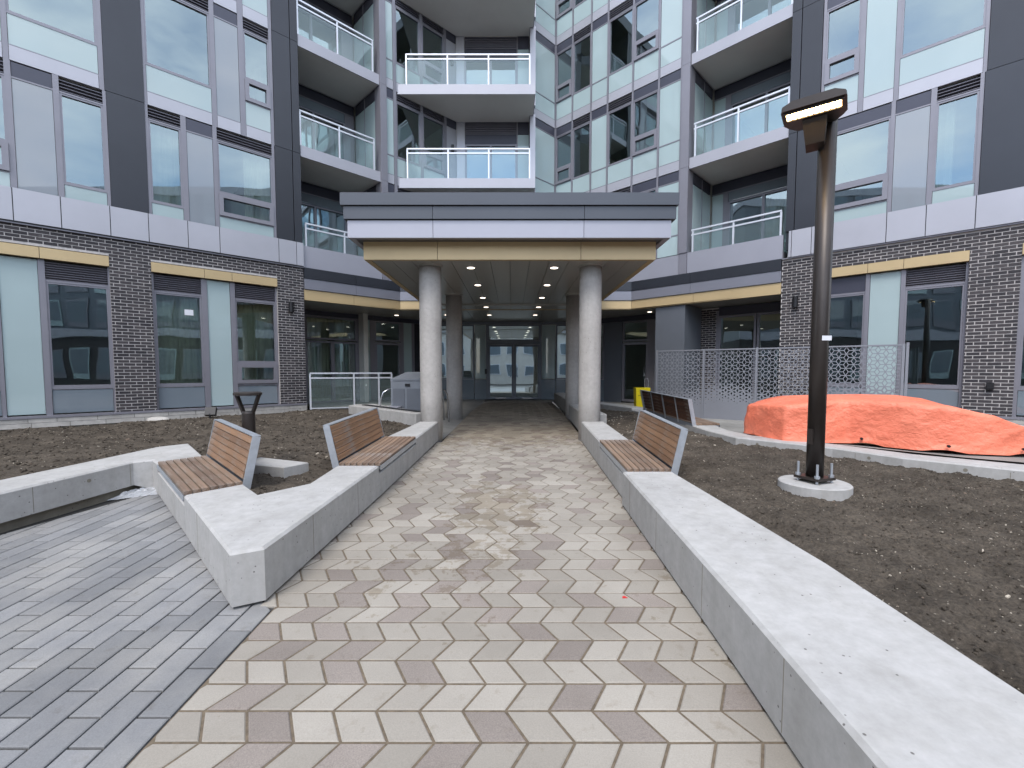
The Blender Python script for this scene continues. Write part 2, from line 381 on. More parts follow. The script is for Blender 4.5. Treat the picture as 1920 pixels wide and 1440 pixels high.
for i in range(len(ys) - 1):
    y0, y1 = ys[i], ys[i + 1]
    walk.add([(wl(y0 + .001), y0, ramp(0, y0) - .0055), (wr(y0 + .001), y0, ramp(0, y0) - .0055), (wr(y1 - .001), y1, ramp(0, y1) - .0055), (wl(y1 - .001), y1, ramp(0, y1) - .0055)], [(0, 1, 2, 3)])
walkway = walk.build('walkway', 'joint_sand', kind='structure')
SIDE = .2; RH = SIDE * math.sqrt(3) / 2
field = {'paver_cream': MB(), 'paver_taupe': MB()}; npav = 0
rows = int((17.75 + 1.2) / RH) + 1
rng = random.Random(21)
Y0 = 2.024 - 19 * RH
for r_ in range(rows + 1):
    y0 = Y0 + r_ * RH; y1 = y0 + RH
    if y1 < -1.0 or y0 > 17.7: continue
    ym = (y0 + y1) / 2; sl = -.1 if r_ % 2 == 0 else .1
    base = 0.0 if r_ % 2 == 0 else -.1
    taupe_run = 0
    for k in range(-9, 9):
        x0 = k * SIDE + base + .07
        poly = [(x0, y0), (x0 + SIDE, y0), (x0 + SIDE + sl, y1), (x0 + sl, y1)]
        t = rng.random()
        mat = 'paver_taupe' if (t < .27 and taupe_run == 0) else 'paver_cream'
        taupe_run = 1 if mat == 'paver_taupe' else 0
        el_, er = wl(ym), wr(ym); dl = (wl(ym + .05) - wl(ym - .05)) / .1 if abs(ym - 2.9) > .1 and abs(ym - 8.4) > .1 else .04; dr = (wr(ym + .05) - wr(ym - .05)) / .1
        poly = clip(poly, -1, dl, -(el_ - dl * ym)); 
        if len(poly) > 2: poly = clip(poly, 1, -dr, er - dr * ym)
        if len(poly) > 2: poly = clip(poly, 0, 1, 17.74)
        if len(poly) < 3: continue
        tilt = (rng.uniform(-.006, .006), rng.uniform(-.006, .006)); top = rng.uniform(-.0015, .0015)
        if y0 > 1.25 and npav < 300:
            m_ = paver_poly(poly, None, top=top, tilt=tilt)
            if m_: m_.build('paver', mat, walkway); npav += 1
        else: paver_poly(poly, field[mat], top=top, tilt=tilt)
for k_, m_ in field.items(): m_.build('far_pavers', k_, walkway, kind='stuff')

# slate plaza on the left
pz = MB(); pz.add([(-9, -1.2, ramp(0, -1.2) - .013), (-1.55, -1.2, ramp(0, -1.2) - .013), (-1.55, 3.0, ramp(0, 3.0) - .013), (-4.4, 6.0, ramp(0, 6) - .013), (-9, 6.0, ramp(0, 6) - .013)], [(0, 1, 2, 3, 4)])
plaza = pz.build('plaza_paving', 'joint_dark', kind='structure')
pf = MB(); PW, PL = .158, .325; n_s = 0
for ci in range(0, 46):
    x1 = -1.555 - ci * PW; x0 = x1 - PW
    for ri in range(-8, 26):
        y0 = -.35 + ri * PL + (PL / 2 if ci % 2 else 0) + .06; y1 = y0 + PL
        poly = [(x0, y0), (x1, y0), (x1, y1), (x0, y1)]
        poly = clip(poly, 1, 1, 1.30)                # 45-degree wall line
        if len(poly) > 2: poly = clip(poly, -1, .285, 5.83)   # wall running back to the left
        if len(poly) > 2: poly = clip(poly, 0, -1, 1.1)
        if len(poly) < 3: continue
        top = rng.uniform(-.0012, .0012)
        vis = y0 > 1.0 and x0 > -1.25 * y1 - .3
        if vis and n_s < 300:
            m_ = paver_poly(poly, None, .0055, top)
            if m_: m_.build('slate_paver', 'paver_slate', plaza); n_s += 1
        else: paver_poly(poly, pf, .0055, top)
pf.build('far_pavers', 'paver_slate', plaza, kind='stuff')

# concrete landing left of the walk under the canopy, patio floors
g = MB(); g.add([(-1.34, 8.62, .315), (-1.02, 17.9, .512), (-3.2, 18.0, .55), (-6.6, 14.6, .60), (-5.55, 12.6, .58), (-3.5, 12.4, .56), (-2.0, 9.3, .38)], [(0, 1, 2, 3, 4, 5, 6)])
g.build('entrance_landing', 'concrete_floor', kind='structure')
g = MB(); g.add([(1.5, 17.98, .505), (1.5, 12.5, .50), (3.3, 12.3, .48), (3.6, 8.9, .47), (3.9, 7.6, .55), (4.4, 7.0, .575), (5.6, 5.6, .575), (12, 0.5, .575), (14, 4.2, .58), (6.9, 11.2, .50), (8.2, 12.2, .50), (2.35, 18.0, .51)], [(0, 1, 2, 3, 11), (3, 4, 10, 11), (4, 5, 6, 9, 10), (6, 7, 8, 9)])
g.build('patio_paving', 'concrete_floor', kind='structure')

# ------------------------------------------------------------------ soil beds
def soil_patch(name, poly, base, step, amp=.036, holes=()):
    xs_ = [p[0] for p in poly]; ys_ = [p[1] for p in poly]; x0, x1, y0, y1 = min(xs_), max(xs_), min(ys_), max(ys_)
    nx, ny = int((x1 - x0) / step) + 2, int((y1 - y0) / step) + 2
    def inside(x, y):
        c_ = False
        for i in range(len(poly)):
            (ax, ay), (bx, by) = poly[i - 1], poly[i]
            if (ay > y) != (by > y) and x < (bx - ax) * (y - ay) / (by - ay) + ax: c_ = not c_
        return c_
    def h(x, y):
        v = Vector((x, y, 0)); z = base(x, y) + amp * noise.fractal(v * 1.1, 1, 2, 4) + amp * .8 * noise.fractal(v * 7 + Vector((5, 1, 0)), .9, 2, 5) + amp * .35 * noise.noise(v * 33)
        for hx, hy, hr, hd in holes: z += hd * math.exp(-((x - hx) ** 2 + (y - hy) ** 2) / hr ** 2)
        return z
    m_ = MB(); idx = {}
    for j in range(ny):
        for i in range(nx):
            x, y = x0 + i * step, y0 + j * step
            if inside(x, y): idx[i, j] = len(m_.v); m_.v.append((x, y, h(x, y)))
    for (i, j) in idx:
        q = [(i, j), (i + 1, j), (i + 1, j + 1), (i, j + 1)]
        if all(k in idx for k in q): m_.f.append(tuple(idx[k] for k in q))
    return m_.build(name, 'soil', smooth=True, kind='structure'), h, inside
RB = [(1.86, -1.5), (10.5, -1.5), (5.6, 4.6), (4.95, 5.45), (4.55, 6.2), (3.75, 7.2), (3.6, 8.1), (3.55, 8.8), (3.38, 11.4), (3.25, 12.1), (1.62, 14.9), (1.62, 12.25), (1.62, 8.8), (1.66, 8.2), (1.68, 4.9), (1.80, 3.4)]
rs, rh, rin = soil_patch('soil_bed_right', RB, lambda x, y: (.372 + .023 * y if y < 4.5 else .4755 + .006 * (y - 4.5)) - .03 * max(0, min(1, (2.1 - x) / .25)), .021, holes=[(1.98, 3.55, .16, -.07), (2.05, 3.35, .12, -.05), (3.2, 7.6, .3, .05), (2.9, 10.4, .6, .09), (2.2, 9.8, .4, .05)])
LB = [(-1.65, 8.7), (-1.75, 5.0), (-1.8, 4.3), (-2.25, 3.85), (-2.75, 4.3), (-3.75, 5.3), (-4.35, 6.1), (-4.75, 5.8), (-5.0, 4.2), (-5.6, 1.5), (-13, 1.5), (-14, 4.1), (-5.62, 12.35), (-3.6, 12.3), (-2.2, 9.4)]
ls, lh, lin_ = soil_patch('soil_bed_left', LB, lambda x, y: .405 + .014 * y, .042, amp=.032, holes=[(-7.2, 9.6, .35, .05), (-2.6, 7.6, .3, .06), (-8.6, 7.9, .5, .03), (-6, 11.2, .6, -.05)])
ch = {'chip_pale': MB(), 'chip_dark': MB()}
crng = random.Random(3)
def chips(h, inside, bb, n_, smin, smax):
    k = 0
    while k < n_:
        x, y = crng.uniform(bb[0], bb[1]), crng.uniform(bb[2], bb[3])
        if not inside(x, y) or noise.noise(Vector((x * 1.3, y * 1.3, 2))) + crng.uniform(-.6, .6) < -.15: k += .34; continue
        k += 1
        a = crng.uniform(0, 6.28); s_ = crng.uniform(smin, smax) * (2.2 if crng.random() < .04 else 1); asp = crng.uniform(.25, .7)
        ex = Vector((math.cos(a), math.sin(a), crng.uniform(-.4, .4))) * s_; ey = Vector((-math.sin(a), math.cos(a), crng.uniform(-.4, .4))) * s_ * asp
        c_ = Vector((x, y, h(x, y) + s_ * .25)); up = Vector((0, 0, s_ * .35))
        t_ = ch['chip_pale' if crng.random() < .6 else 'chip_dark']
        t_.hexa([c_ - ex - ey - up, c_ + ex - ey * .7 - up, c_ + ex * .8 + ey - up, c_ - ex + ey - up, c_ - ex * .7 - ey * .8 + up, c_ + ex * .8 - ey * .6 + up, c_ + ex * .6 + ey * .7 + up, c_ - ex * .8 + ey * .8 + up])
chips(rh, rin, (1.5, 6, 1.2, 8), 6000, .002, .0065); chips(rh, rin, (1.6, 3.4, 7, 12), 700, .006, .02)
chips(lh, lin_, (-11, -1.6, 3.8, 12), 2200, .004, .014)
for k_, m_ in ch.items(): m_.build('wood_chips', k_, kind='stuff', label='scattered pale wood chips and stones on the soil beds' if k_ == 'chip_pale' else 'dark clods and bark bits strewn on the soil beds')

def clods(h, inside, bb, n_, smin, smax):
    m_ = MB(); k = 0
    while k < n_:
        x, y = crng.uniform(bb[0], bb[1]), crng.uniform(bb[2], bb[3])
        if not inside(x, y): k += .2; continue
        k += 1; s_ = crng.uniform(smin, smax) * (1.8 if crng.random() < .06 else 1); c_ = Vector((x, y, h(x, y) + s_ * .2)); o_ = len(m_.v); J = lambda: crng.uniform(.65, 1.25) * s_
        m_.v += [tuple(c_ + Vector(d)) for d in ((J(), 0, 0), (0, J(), 0), (-J(), 0, 0), (0, -J(), 0), (J() * .3, J() * .2, J() * .8), (0, 0, -s_ * .6))]
        m_.f += [(o_ + i, o_ + (i + 1) % 4, o_ + 4) for i in range(4)] + [(o_ + (i + 1) % 4, o_ + i, o_ + 5) for i in range(4)]
    return m_
clods(rh, rin, (1.6, 6.2, 1.2, 8.2), 9000, .003, .011).build('soil_clods', 'soil', smooth=True, kind='stuff', label='loose clods of dark earth over the right soil bed')
clods(lh, lin_, (-11, -1.6, 3.7, 12.2), 7000, .006, .024).build('soil_clods', 'soil', smooth=True, kind='stuff', label='loose clods of dark earth over the left soil bed')

# ------------------------------------------------------------------ concrete planter walls
top = lambda x, y: ramp(x, y) + .38
low = lambda x, y: ramp(x, y) + .285
bot = lambda x, y: ramp(x, y) + .022
def footings(polys, parent, z=.03):
    for p_ in polys:
        q_ = p_ if area(p_) > 0 else p_[::-1]
        m__ = MB(); prism(m__, offset_poly(q_, .055), lambda x, y: ramp(x, y) - .06, lambda x, y: ramp(x, y) + z, .002); m__.build('footing', 'footing_concrete', parent)
w1 = MB()
# angled arm with first bench, corner, long arm along the walk
prism(w1, [(-1.80, 2.84), (-1.63, 2.93), (-1.515, 5.12), (-1.99, 5.12), (-1.99, 4.40), (-2.29, 4.06), (-2.62, 4.39), (-2.955, 4.04)], bot, top, .018)
prism(w1, [(-1.513, 5.125), (-1.445, 6.80), (-1.93, 6.82), (-1.99, 5.125)], bot, low, .012)
prism(w1, [(-1.445, 6.805), (-1.385, 8.47), (-1.72, 8.47), (-1.93, 6.825)], bot, top, .018)
prism(w1, [(-2.96, 4.045), (-2.625, 4.395), (-3.75, 5.51), (-4.09, 5.195)], bot, low, .012)
prism(w1, [(-4.095, 5.20), (-3.755, 5.515), (-4.58, 6.40), (-4.84, 6.15), (-4.95, 5.55), (-5.16, 4.53), (-5.85, 1.2), (-5.40, 1.1), (-4.68, 4.10), (-4.46, 5.30), (-4.31, 5.40)], lambda x, y: ramp(x, y) + (.10 if x < -4.4 else .022), top, .018)
wall_l = w1.build('concrete_planter_wall', 'concrete', label='pale concrete zigzag planter wall along the left of the walkway', cat='wall')
w2 = MB(); footings([[(-1.80, 2.84), (-1.63, 2.93), (-1.40, 8.40), (-1.72, 8.40), (-1.99, 5.12), (-1.99, 4.40), (-2.29, 4.06), (-3.75, 5.51), (-4.25, 5.35)]], wall_l)
prism(w2, [(-4.50, 5.52), (-4.74, 4.15), (-5.46, 1.15), (-5.8, 1.25), (-5.1, 4.5), (-4.86, 5.7)], lambda x, y: ramp(x, y) - .03, lambda x, y: ramp(x, y) + .11, .004)
w2.build('footing', 'footing_concrete', wall_l)
w3 = MB()
prism(w3, [(1.085, -.6), (1.93, -.6), (1.93, 1.6), (1.92, 2.7), (1.73, 4.86), (1.195, 4.86), (1.165, 2.2)], bot, top, .018)
prism(w3, [(1.25, 4.865), (1.73, 4.865), (1.735, 6.57), (1.27, 6.53)], bot, low, .012)
prism(w3, [(1.27, 6.535), (1.735, 6.575), (1.72, 8.47), (1.30, 8.47)], bot, top, .018)
prism(w3, [(1.40, 8.9), (1.86, 8.9), (1.88, 11.45), (1.44, 11.45)], bot, lambda x, y: .80, .015)
prism(w3, [(1.48, 11.95), (1.95, 11.95), (1.9, 16.4), (1.52, 16.4)], bot, lambda x, y: .86, .015)
w3b = w3.build('concrete_planter_wall', 'concrete', label='long pale concrete planter wall along the right of the walkway', cat='wall')
footings([[(1.085, -.6), (1.93, -.6), (1.92, 2.7), (1.73, 4.86), (1.72, 8.40), (1.33, 8.40), (1.27, 6.5), (1.195, 4.86)], [(1.40, 8.9), (1.86, 8.9), (1.88, 11.45), (1.44, 11.45)], [(1.48, 11.95), (1.95, 11.95), (1.9, 16.4), (1.52, 16.4)]], w3b)
w4 = MB()
kerb = [(3.20, 12.1), (3.32, 11.3), (3.46, 8.7), (3.44, 8.0), (3.53, 7.13), (4.37, 6.15), (4.72, 5.44), (5.40, 4.74), (8.6, .6)]
back = [(8.95, .85), (5.75, 5.05), (5.05, 5.7), (4.65, 6.45), (3.90, 7.35), (3.82, 8.0), (3.92, 8.7), (3.80, 11.4), (3.66, 12.1)]
prism(w4, kerb + back, .2, .60, .015)
prism(w4, [(1.97, 15.2), (3.195, 12.105), (3.655, 12.105), (2.25, 15.9)], .2, .66, .015)
w4.build('concrete_kerb_wall', 'concrete', label='low curved concrete kerb behind the right soil bed', cat='kerb')
w5 = MB(); prism(w5, [(-4.10, 11.38), (-1.95, 9.22), (-1.72, 9.45), (-3.65, 11.95), (-4.05, 11.75)], .25, lambda x, y: .78, .012)
lw = w5.build('concrete_stub_wall', 'concrete', label='short slanted concrete wall with black coping behind the left front column', cat='wall')
w6 = MB(); prism(w6, [(-3.78, 11.42), (-2.0, 9.52), (-1.9, 9.58), (-3.68, 11.5)], .78, lambda x, y: .80, .003); w6.build('coping', 'black_paint', lw)
w7 = MB(); prism(w7, [(3.98, 7.55), (4.22, 7.38), (4.36, 7.55), (4.12, 7.74)], .59, .70, .01)
w7.build('concrete_block', 'concrete', label='small loose concrete block beside the tarpaulin end', cat='block')

def tie_hole(o_, p, d):
    p, d = Vector(p), Vector(d).normalized(); MB().tube([p - d * .01, p + d * .002], .02, 12).build('tie_hole', 'footing_concrete', o_)
KW = bpy.data.objects['concrete_kerb_wall']
for p, q, t in (((3.53, 7.13), (4.37, 6.15), .25), ((4.37, 6.15), (4.72, 5.44), .55), ((4.72, 5.44), (5.40, 4.74), .55)):
    a_, b_ = Vector(p), Vector(q); c_ = a_.lerp(b_, t); d_ = (b_ - a_).normalized(); tie_hole(KW, (c_.x, c_.y, .535), (d_.y, -d_.x, 0))
tie_hole(wall_l, (-4.545, 4.83, .47), (.98, -.18, 0))

def form_joint(o_, a, b, t, z0, z1, w_=.005):
    """narrow sealed joint down a wall face from plan point a towards b, outward to the right of a-b"""
    a, b = Vector(a), Vector(b); d = (b - a).normalized(); c_ = a.lerp(b, t); n_ = Vector((d.y, -d.x)); zz = ramp(c_.x, c_.y)
    f = Frame((c_.x, c_.y, 0), (d.x, d.y, 0), (n_.x, n_.y, 0)); MB().fbox(f, -w_ / 2, w_ / 2, -.01, .0012, zz + z0, zz + z1).build('form_joint', 'footing_concrete', o_)
for t in (.30, .72): form_joint(wall_l, (-1.63, 2.93), (-1.515, 5.12), t, .03, .36)
for t in (.35,): form_joint(wall_l, (-2.955, 4.04), (-1.80, 2.84), t, .03, .36)
form_joint(wall_l, (-4.68, 4.10), (-4.46, 5.30), .97, .11, .36); form_joint(wall_l, (-4.68, 4.10), (-4.46, 5.30), .2, .11, .36)
WR = bpy.data.objects['concrete_planter_wall.001']
for t in (.12, .45, .80): form_joint(WR, (1.195, 4.86), (1.165, 2.2), t, .03, .36)
form_joint(WR, (1.165, 2.2), (1.085, -.6), .12, .03, .36); form_joint(WR, (1.30, 8.47), (1.27, 6.535), .5, .03, .36)
for t in (.35,): form_joint(KW, (4.37, 6.15), (4.72, 5.44), t, .2, .35); form_joint(KW, (4.72, 5.44), (5.40, 4.74), .9, .2, .38)

# ------------------------------------------------------------------ benches
def bench(label, A, B, back, zt, nseat=7, nback=6, depth=.48, lean=.10, bh=.43, seatmat='wood_seat', backmat='wood_back', sections=1, from_back=False):
    """A, B: front edge end points; back: unit plan vector from front to backrest"""
    t = thing('wooden_bench', label, 'bench', 'slatted wooden benches on the planter walls')
    A, B, bk = Vector(A), Vector(B), Vector(back).normalized()
    d = (B - A).normalized(); Lg = (B - A).length; pitch = depth / nseat
    t.location = (A.x, A.y, 0)
    def P(u, v, dz):
        q = A + d * u + bk * v; return Vector((q.x - A.x, q.y - A.y, zt(q.x, q.y) + dz))
    # one slat is one mesh in its own local frame so that the grain runs along it
    def slat(name, a, b, wv, tv, mat):
        a, b = Vector(a), Vector(b); x = (b - a); ln = x.length; x.normalize(); y = Vector(wv).normalized(); z = x.cross(y).normalized(); y = z.cross(x)
        hw, ht = Vector(wv).length / 2, tv / 2; e = .004
        mb = MB(); ring = [(-hw + e, -ht), (hw - e, -ht), (hw, -ht + e), (hw, ht - e), (hw - e, ht), (-hw + e, ht), (-hw, ht - e), (-hw, -ht + e)]
        for xx in (0, ln): mb.v += [(xx, p, q) for p, q in ring]
        mb.f += [tuple(range(8))[::-1], tuple(range(8, 16))] + [(i, (i + 1) % 8, 8 + (i + 1) % 8, 8 + i) for i in range(8)]
        o = mb.build(name, mat, t); o.matrix_local = Matrix.Translation(a) @ Matrix((x, y, z)).transposed().to_4x4()
        return o
    for i in range(nseat):
        v = (i + .5) * pitch
        slat('seat_slat', P(.004, v, -.0), P(Lg - .004, v, -.0), bk.to_3d() * (pitch - .008), .034, seatmat)
    zb = .03
    for i in range(nback):
        f = (i + .5) / nback; hh = zb + f * (bh - zb); v = depth + .012 + lean * f
        wv = Vector((bk.x * lean, bk.y * lean, bh - zb)) / nback
        slat('back_slat', P(.02, v, hh), P(Lg - .02, v, hh), wv * .93, .03, backmat)
    # steel frame: bearers below the seat, tilted end plates, straps behind the back
    fr = MB()
    for v in (.05, depth - .05): fr.beam(P(.03, v, -.042), P(Lg - .03, v, -.042), .04, .045)
    for k in range(sections * 2 + 1):
        u = .04 + (Lg - .08) * k / (sections * 2); fr.beam(P(u, .02, -.037), P(u, depth + .03, -.037), .05, .035)
    fr.beam(P(0, -.004, -.04), P(Lg, -.004, -.04), .006, .05)
    fr.build('seat_frame', 'galvanised', t)
    for u in (-.003, Lg + .003):
        ep = MB(); a = P(u, depth + .02, -.07); b = P(u, depth + .03 + lean, bh + .012)
        ep.beam(a, b, .012, .075, up=bk.to_3d()); ep.build('end_plate', 'galvanised', t)
    rl = MB(); rl.beam(P(0, depth + .035 + lean, bh + .014), P(Lg, depth + .035 + lean, bh + .014), .07, .008); rl.build('top_rail', 'galvanised', t)
    for k in range(1, sections * 2):
        u = Lg * k / (sections * 2); sp = MB(); a = P(u, depth + .045, -.07); b = P(u, depth + .045 + lean, bh)
        sp.beam(a, b, .035 if k % 2 else .06, .012, up=bk.to_3d()); sp.build('back_strap', 'galvanised', t)
    bb = MB(); bb.beam(P(0, depth + .05, -.03), P(Lg, depth + .05, -.03), .012, .08); bb.build('rear_beam', 'grey_paint', t)
    return t
zt_wall = lambda x, y: ramp(x, y) + .388
bench('wooden bench on the angled left wall in front of the bollard light', (-2.962, 4.045), (-4.088, 5.195), (.707, .707), zt_wall)
bench('wooden bench on the left wall beside the front column', (-1.50, 5.13), (-1.445, 6.80), (-1, .02), zt_wall)
bench('wooden bench on the right wall opposite, left of the lamp post', (1.245, 4.87), (1.265, 6.54), (1, -.01), zt_wall)
bench('long wooden bench seen from behind in front of the perforated screen', (3.83, 11.35), (4.0, 8.7), (-1, -.06), lambda x, y: .62 + .025 * (y - 8.7), bh=.47, backmat='wood_dark', sections=2, lean=.10)

# ------------------------------------------------------------------ apartment building
BLD = thing('apartment_building', 'angled apartment block with glass, grey panels, dark brick base and balconies', 'building')
FL = Frame((0, 18.0, 0), (1, 1, 0), (1, -1, 0))      # left wing wall, u = sqrt2 * X
FR_ = Frame((0, 18.15, 0), (1, -1, 0), (-1, -1, 0))  # right wing wall
def part(name, mat, fr, x0, x1, z0, z1, w0, w1, parent=None):
    return MB().fbox(fr, x0 * S2, x1 * S2, w0, w1, z0, z1).build(name, mat, parent or BLD)
def panel(fr, x0, x1, z0, z1, mat, name='cladding_panel', out=0.0, th=.06, gap=.006):
    return part(name, mat, fr, x0 + gap / S2, x1 - gap / S2, z0 + gap, z1 - gap, out - th, out)
def pane(fr, x0, x1, z0, z1, parent, w_=-.05, mat='window_glass'):
    a, b = x0 * S2, x1 * S2
    return MB().add([fr.p(a, w_, z0), fr.p(b, w_, z0), fr.p(b, w_, z1), fr.p(a, w_, z1)], [(0, 1, 2, 3)]).build('pane', mat, parent)
def ring(fr, x0, x1, z0, z1, t, w0, w1):
    m_ = MB(); a, b = x0 * S2, x1 * S2
    m_.fbox(fr, a, a + t, w0, w1, z0, z1); m_.fbox(fr, b - t, b, w0, w1, z0, z1)
    m_.fbox(fr, a + t, b - t, w0, w1, z0, z0 + t); m_.fbox(fr, a + t, b - t, w0, w1, z1 - t, z1); return m_
def window(fr, x0, x1, z0, z1, t=.035, name='window', mat='mullion_grey'):
    f = ring(fr, x0, x1, z0, z1, t, -.08, -.012).build(name, mat, BLD)
    pane(fr, x0 + t / S2 * .9, x1 - t / S2 * .9, z0 + t * .9, z1 - t * .9, f); return f
def sash(fr, x0, x1, z0, z1):
    f = ring(fr, x0, x1, z0, z1, .09, -.06, .03).build('opening_sash', 'mullion_grey', BLD)
    pane(fr, x0 + .058, x1 - .058, z0 + .085, z1 - .085, f, -.03); return f
def louver(fr, x0, x1, z0, z1, pitch=.058):
    m_ = MB(); a, b = x0 * S2, x1 * S2; m_.fbox(fr, a, b, -.10, -.085, z0, z1)
    n_ = max(2, int((z1 - z0) / pitch)); p_ = (z1 - z0) / n_
    for i in range(n_):
        za = z0 + i * p_ + p_ * .12; zb = za + p_ * .62
        m_.hexa([fr.p(a, -.012, za), fr.p(b, -.012, za), fr.p(b, -.075, za + p_ * .35), fr.p(a, -.075, za + p_ * .35),
                 fr.p(a, -.012, za + .010), fr.p(b, -.012, za + .010), fr.p(b, -.075, zb), fr.p(a, -.075, zb)])
    return m_.build('louver', 'louver_dark', BLD)
def mull(fr, x0, x1, z0, z1, out=.0, mat='mullion_grey'): return part('mullion', mat, fr, x0, x1, z0, z1, -.10, out)
def transom(fr, x0, x1, z, h=.03, out=-.004): return part('transom', 'mullion_grey', fr, x0, x1, z - h / 2, z + h / 2, -.09, out)
F2B, F3B, FH = 5.055, 7.375, 2.815
def cell(fr, x0, x1, z0, z1, kind, top='louver', band=True, zl=None):
    """one bay of one storey. kind: win, big, sash, grey, mint"""
    zt_ = z1 - .30; zb = z0
    if band: panel(fr, x0, x1, z0, z0 + .275, 'white_panel', 'slab_cover', .0); zb = z0 + .29; transom(fr, x0, x1, zb - .012, .024)
    if top == 'louver': louver(fr, x0, x1, zt_ + .03, z1 - .02)
    else: panel(fr, x0, x1, zt_ + .02, z1 - .012, 'strip_dark', 'head_panel', -.012)
    transom(fr, x0, x1, zt_ + .005, .03)
    s = (z1 - z0)
    if kind == 'grey': panel(fr, x0, x1, zb, zt_ - .012, 'grey_glass', 'spandrel_panel', -.012)
    elif kind == 'mint':
        panel(fr, x0, x1, zb, zt_ - .012, 'mint_glass', 'spandrel_panel', -.012)
    elif kind == 'mint2':
        zs = zb + .56; panel(fr, x0, x1, zb, zs - .015, 'mint_glass', 'spandrel_panel', -.012); transom(fr, x0, x1, zs, .035); panel(fr, x0, x1, zs + .015, zt_ - .012, 'mint_glass', 'spandrel_panel', -.012)
    else:
        zs = zb + (.56 if band else .275)
        panel(fr, x0, x1, zb, zs - .012, 'mint_glass', 'spandrel_panel', -.012); transom(fr, x0, x1, zs, .03)
        if kind == 'sash': sash(fr, x0, x1, zs + .015, zs + .525); transom(fr, x0, x1, zs + .535, .03); zs += .54
        window(fr, x0, x1, zs + .012, zt_ - .01)
def dark(fr, x0, x1, z0, z1, out=.02): panel(fr, x0, x1, z0, z1, 'dark_panel', 'cladding_panel', out, .10, .005)
STOREYS = [(F3B + k * FH, F3B + (k + 1) * FH) for k in range(4)]
# -- left wing, second storey
def L2():
    z0, z1 = F2B, F3B; c = lambda *a, **k: cell(FL, *a, band=False, **k)
    c(-9.85, -9.325, z0, z1, 'sash'); mull(FL, -9.325, -9.264, z0, z1); c(-9.264, -8.88, z0, z1, 'grey', top='dark'); mull(FL, -8.88, -8.817, z0, z1)
    c(-8.817, -8.368, z0, z1, 'win'); mull(FL, -8.368, -8.33, z0, z1); dark(FL, -8.33, -7.89, z0, z1 - .0); mull(FL, -7.89, -7.855, z0, z1)
    c(-7.855, -7.448, z0, z1, 'win'); mull(FL, -7.448, -7.375, z0, z1); c(-7.375, -7.014, z0, z1, 'grey', top='dark'); mull(FL, -7.014, -6.953, z0, z1)
    c(-6.953, -6.104, z0, z1, 'sash'); mull(FL, -6.104, -6.06, z0, z1); dark(FL, -6.06, -5.76, z0, z1, .03); dark(FL, -5.755, -5.61, z0, z1, .03)
L2()
for z0, z1 in STOREYS:
    cell(FL, -9.85, -9.325, z0, z1, 'win'); mull(FL, -9.325, -9.272, z0, z1); cell(FL, -9.272, -8.397, z0, z1, 'win'); mull(FL, -8.397, -8.342, z0, z1)
    dark(FL, -8.342, -7.888, z0, z1); mull(FL, -7.888, -7.855, z0, z1); cell(FL, -7.855, -7.004, z0, z1, 'win'); mull(FL, -7.004, -6.935, z0, z1)
    cell(FL, -6.935, -6.588, z0, z1, 'grey', top='dark'); mull(FL, -6.588, -6.506, z0, z1); cell(FL, -6.506, -6.104, z0, z1, 'sash'); mull(FL, -6.104, -6.052, z0, z1)
    dark(FL, -6.052, -5.752, z0, z1, .03); dark(FL, -5.747, -5.61, z0, z1, .03)
for z0, z1 in [(F2B, F3B)] + STOREYS:   # wing beyond the frame
    dark(FL, -10.4, -9.86, z0, z1)
    for a in (-12.6, -11.5): cell(FL, a, a + 1.04, z0, z1, 'win', band=z0 > 6); mull(FL, a + 1.04, a + 1.1, z0, z1)
js = [-11.4, -10.4, -9.85, -9.316, -8.865, -8.353, -7.911, -7.413, -6.973, -6.047, -5.738, -5.608]
for a, b in zip(js[:-1], js[1:]): panel(FL, a, b, 4.435, 5.05, 'white_panel', 'fascia_panel', .075, .12, .007)
part('fascia_backing', 'black_paint', FL, -11.4, -5.612, 4.42, 5.045, -.06, .06)
part('flashing', 'mullion_grey', FL, -13, -5.61, 4.395, 4.42, -.1, .05)
# -- right wing
def R2():
    z0, z1 = F2B, F3B; c = lambda *a, **k: cell(FR_, *a, band=False, **k)
    dark(FR_, 6.735, 6.865, z0, z1, .03); dark(FR_, 6.87, 7.185, z0, z1, .03); mull(FR_, 7.19, 7.235, z0, z1)
    c(7.235, 8.1, z0, z1, 'sash', top='dark'); mull(FR_, 8.1, 8.151, z0, z1); c(8.151, 8.543, z0, z1, 'grey', top='dark'); mull(FR_, 8.543, 8.606, z0, z1)
    c(8.606, 9.038, z0, z1, 'win'); mull(FR_, 9.038, 9.078, z0, z1); dark(FR_, 9.08, 9.62, z0, z1)
R2()
for z0, z1 in STOREYS:
    dark(FR_, 6.735, 6.88, z0, z1, .03); dark(FR_, 6.885, 7.183, z0, z1, .03); mull(FR_, 7.186, 7.227, z0, z1)
    cell(FR_, 7.227, 7.681, z0, z1, 'sash', top='dark'); mull(FR_, 7.681, 7.748, z0, z1); cell(FR_, 7.748, 8.117, z0, z1, 'mint', top='dark'); mull(FR_, 8.117, 8.173, z0, z1)
    cell(FR_, 8.173, 9.056, z0, z1, 'win'); mull(FR_, 9.056, 9.095, z0, z1); dark(FR_, 9.097, 9.62, z0, z1)
for z0, z1 in [(F2B, F3B)] + STOREYS:
    for a in (9.68, 10.8, 11.9): mull(FR_, a - .06, a, z0, z1); cell(FR_, a, a + 1.04, z0, z1, 'win', band=z0 > 6)
js = [6.735, 6.843, 7.135, 8.11, 8.556, 9.064, 9.62, 10.5, 11.5]
for a, b in zip(js[:-1], js[1:]): panel(FR_, a + (.06 if a < 6.8 else 0), b, 4.41, 5.05, 'white_panel', 'fascia_panel', .075, .12, .007)
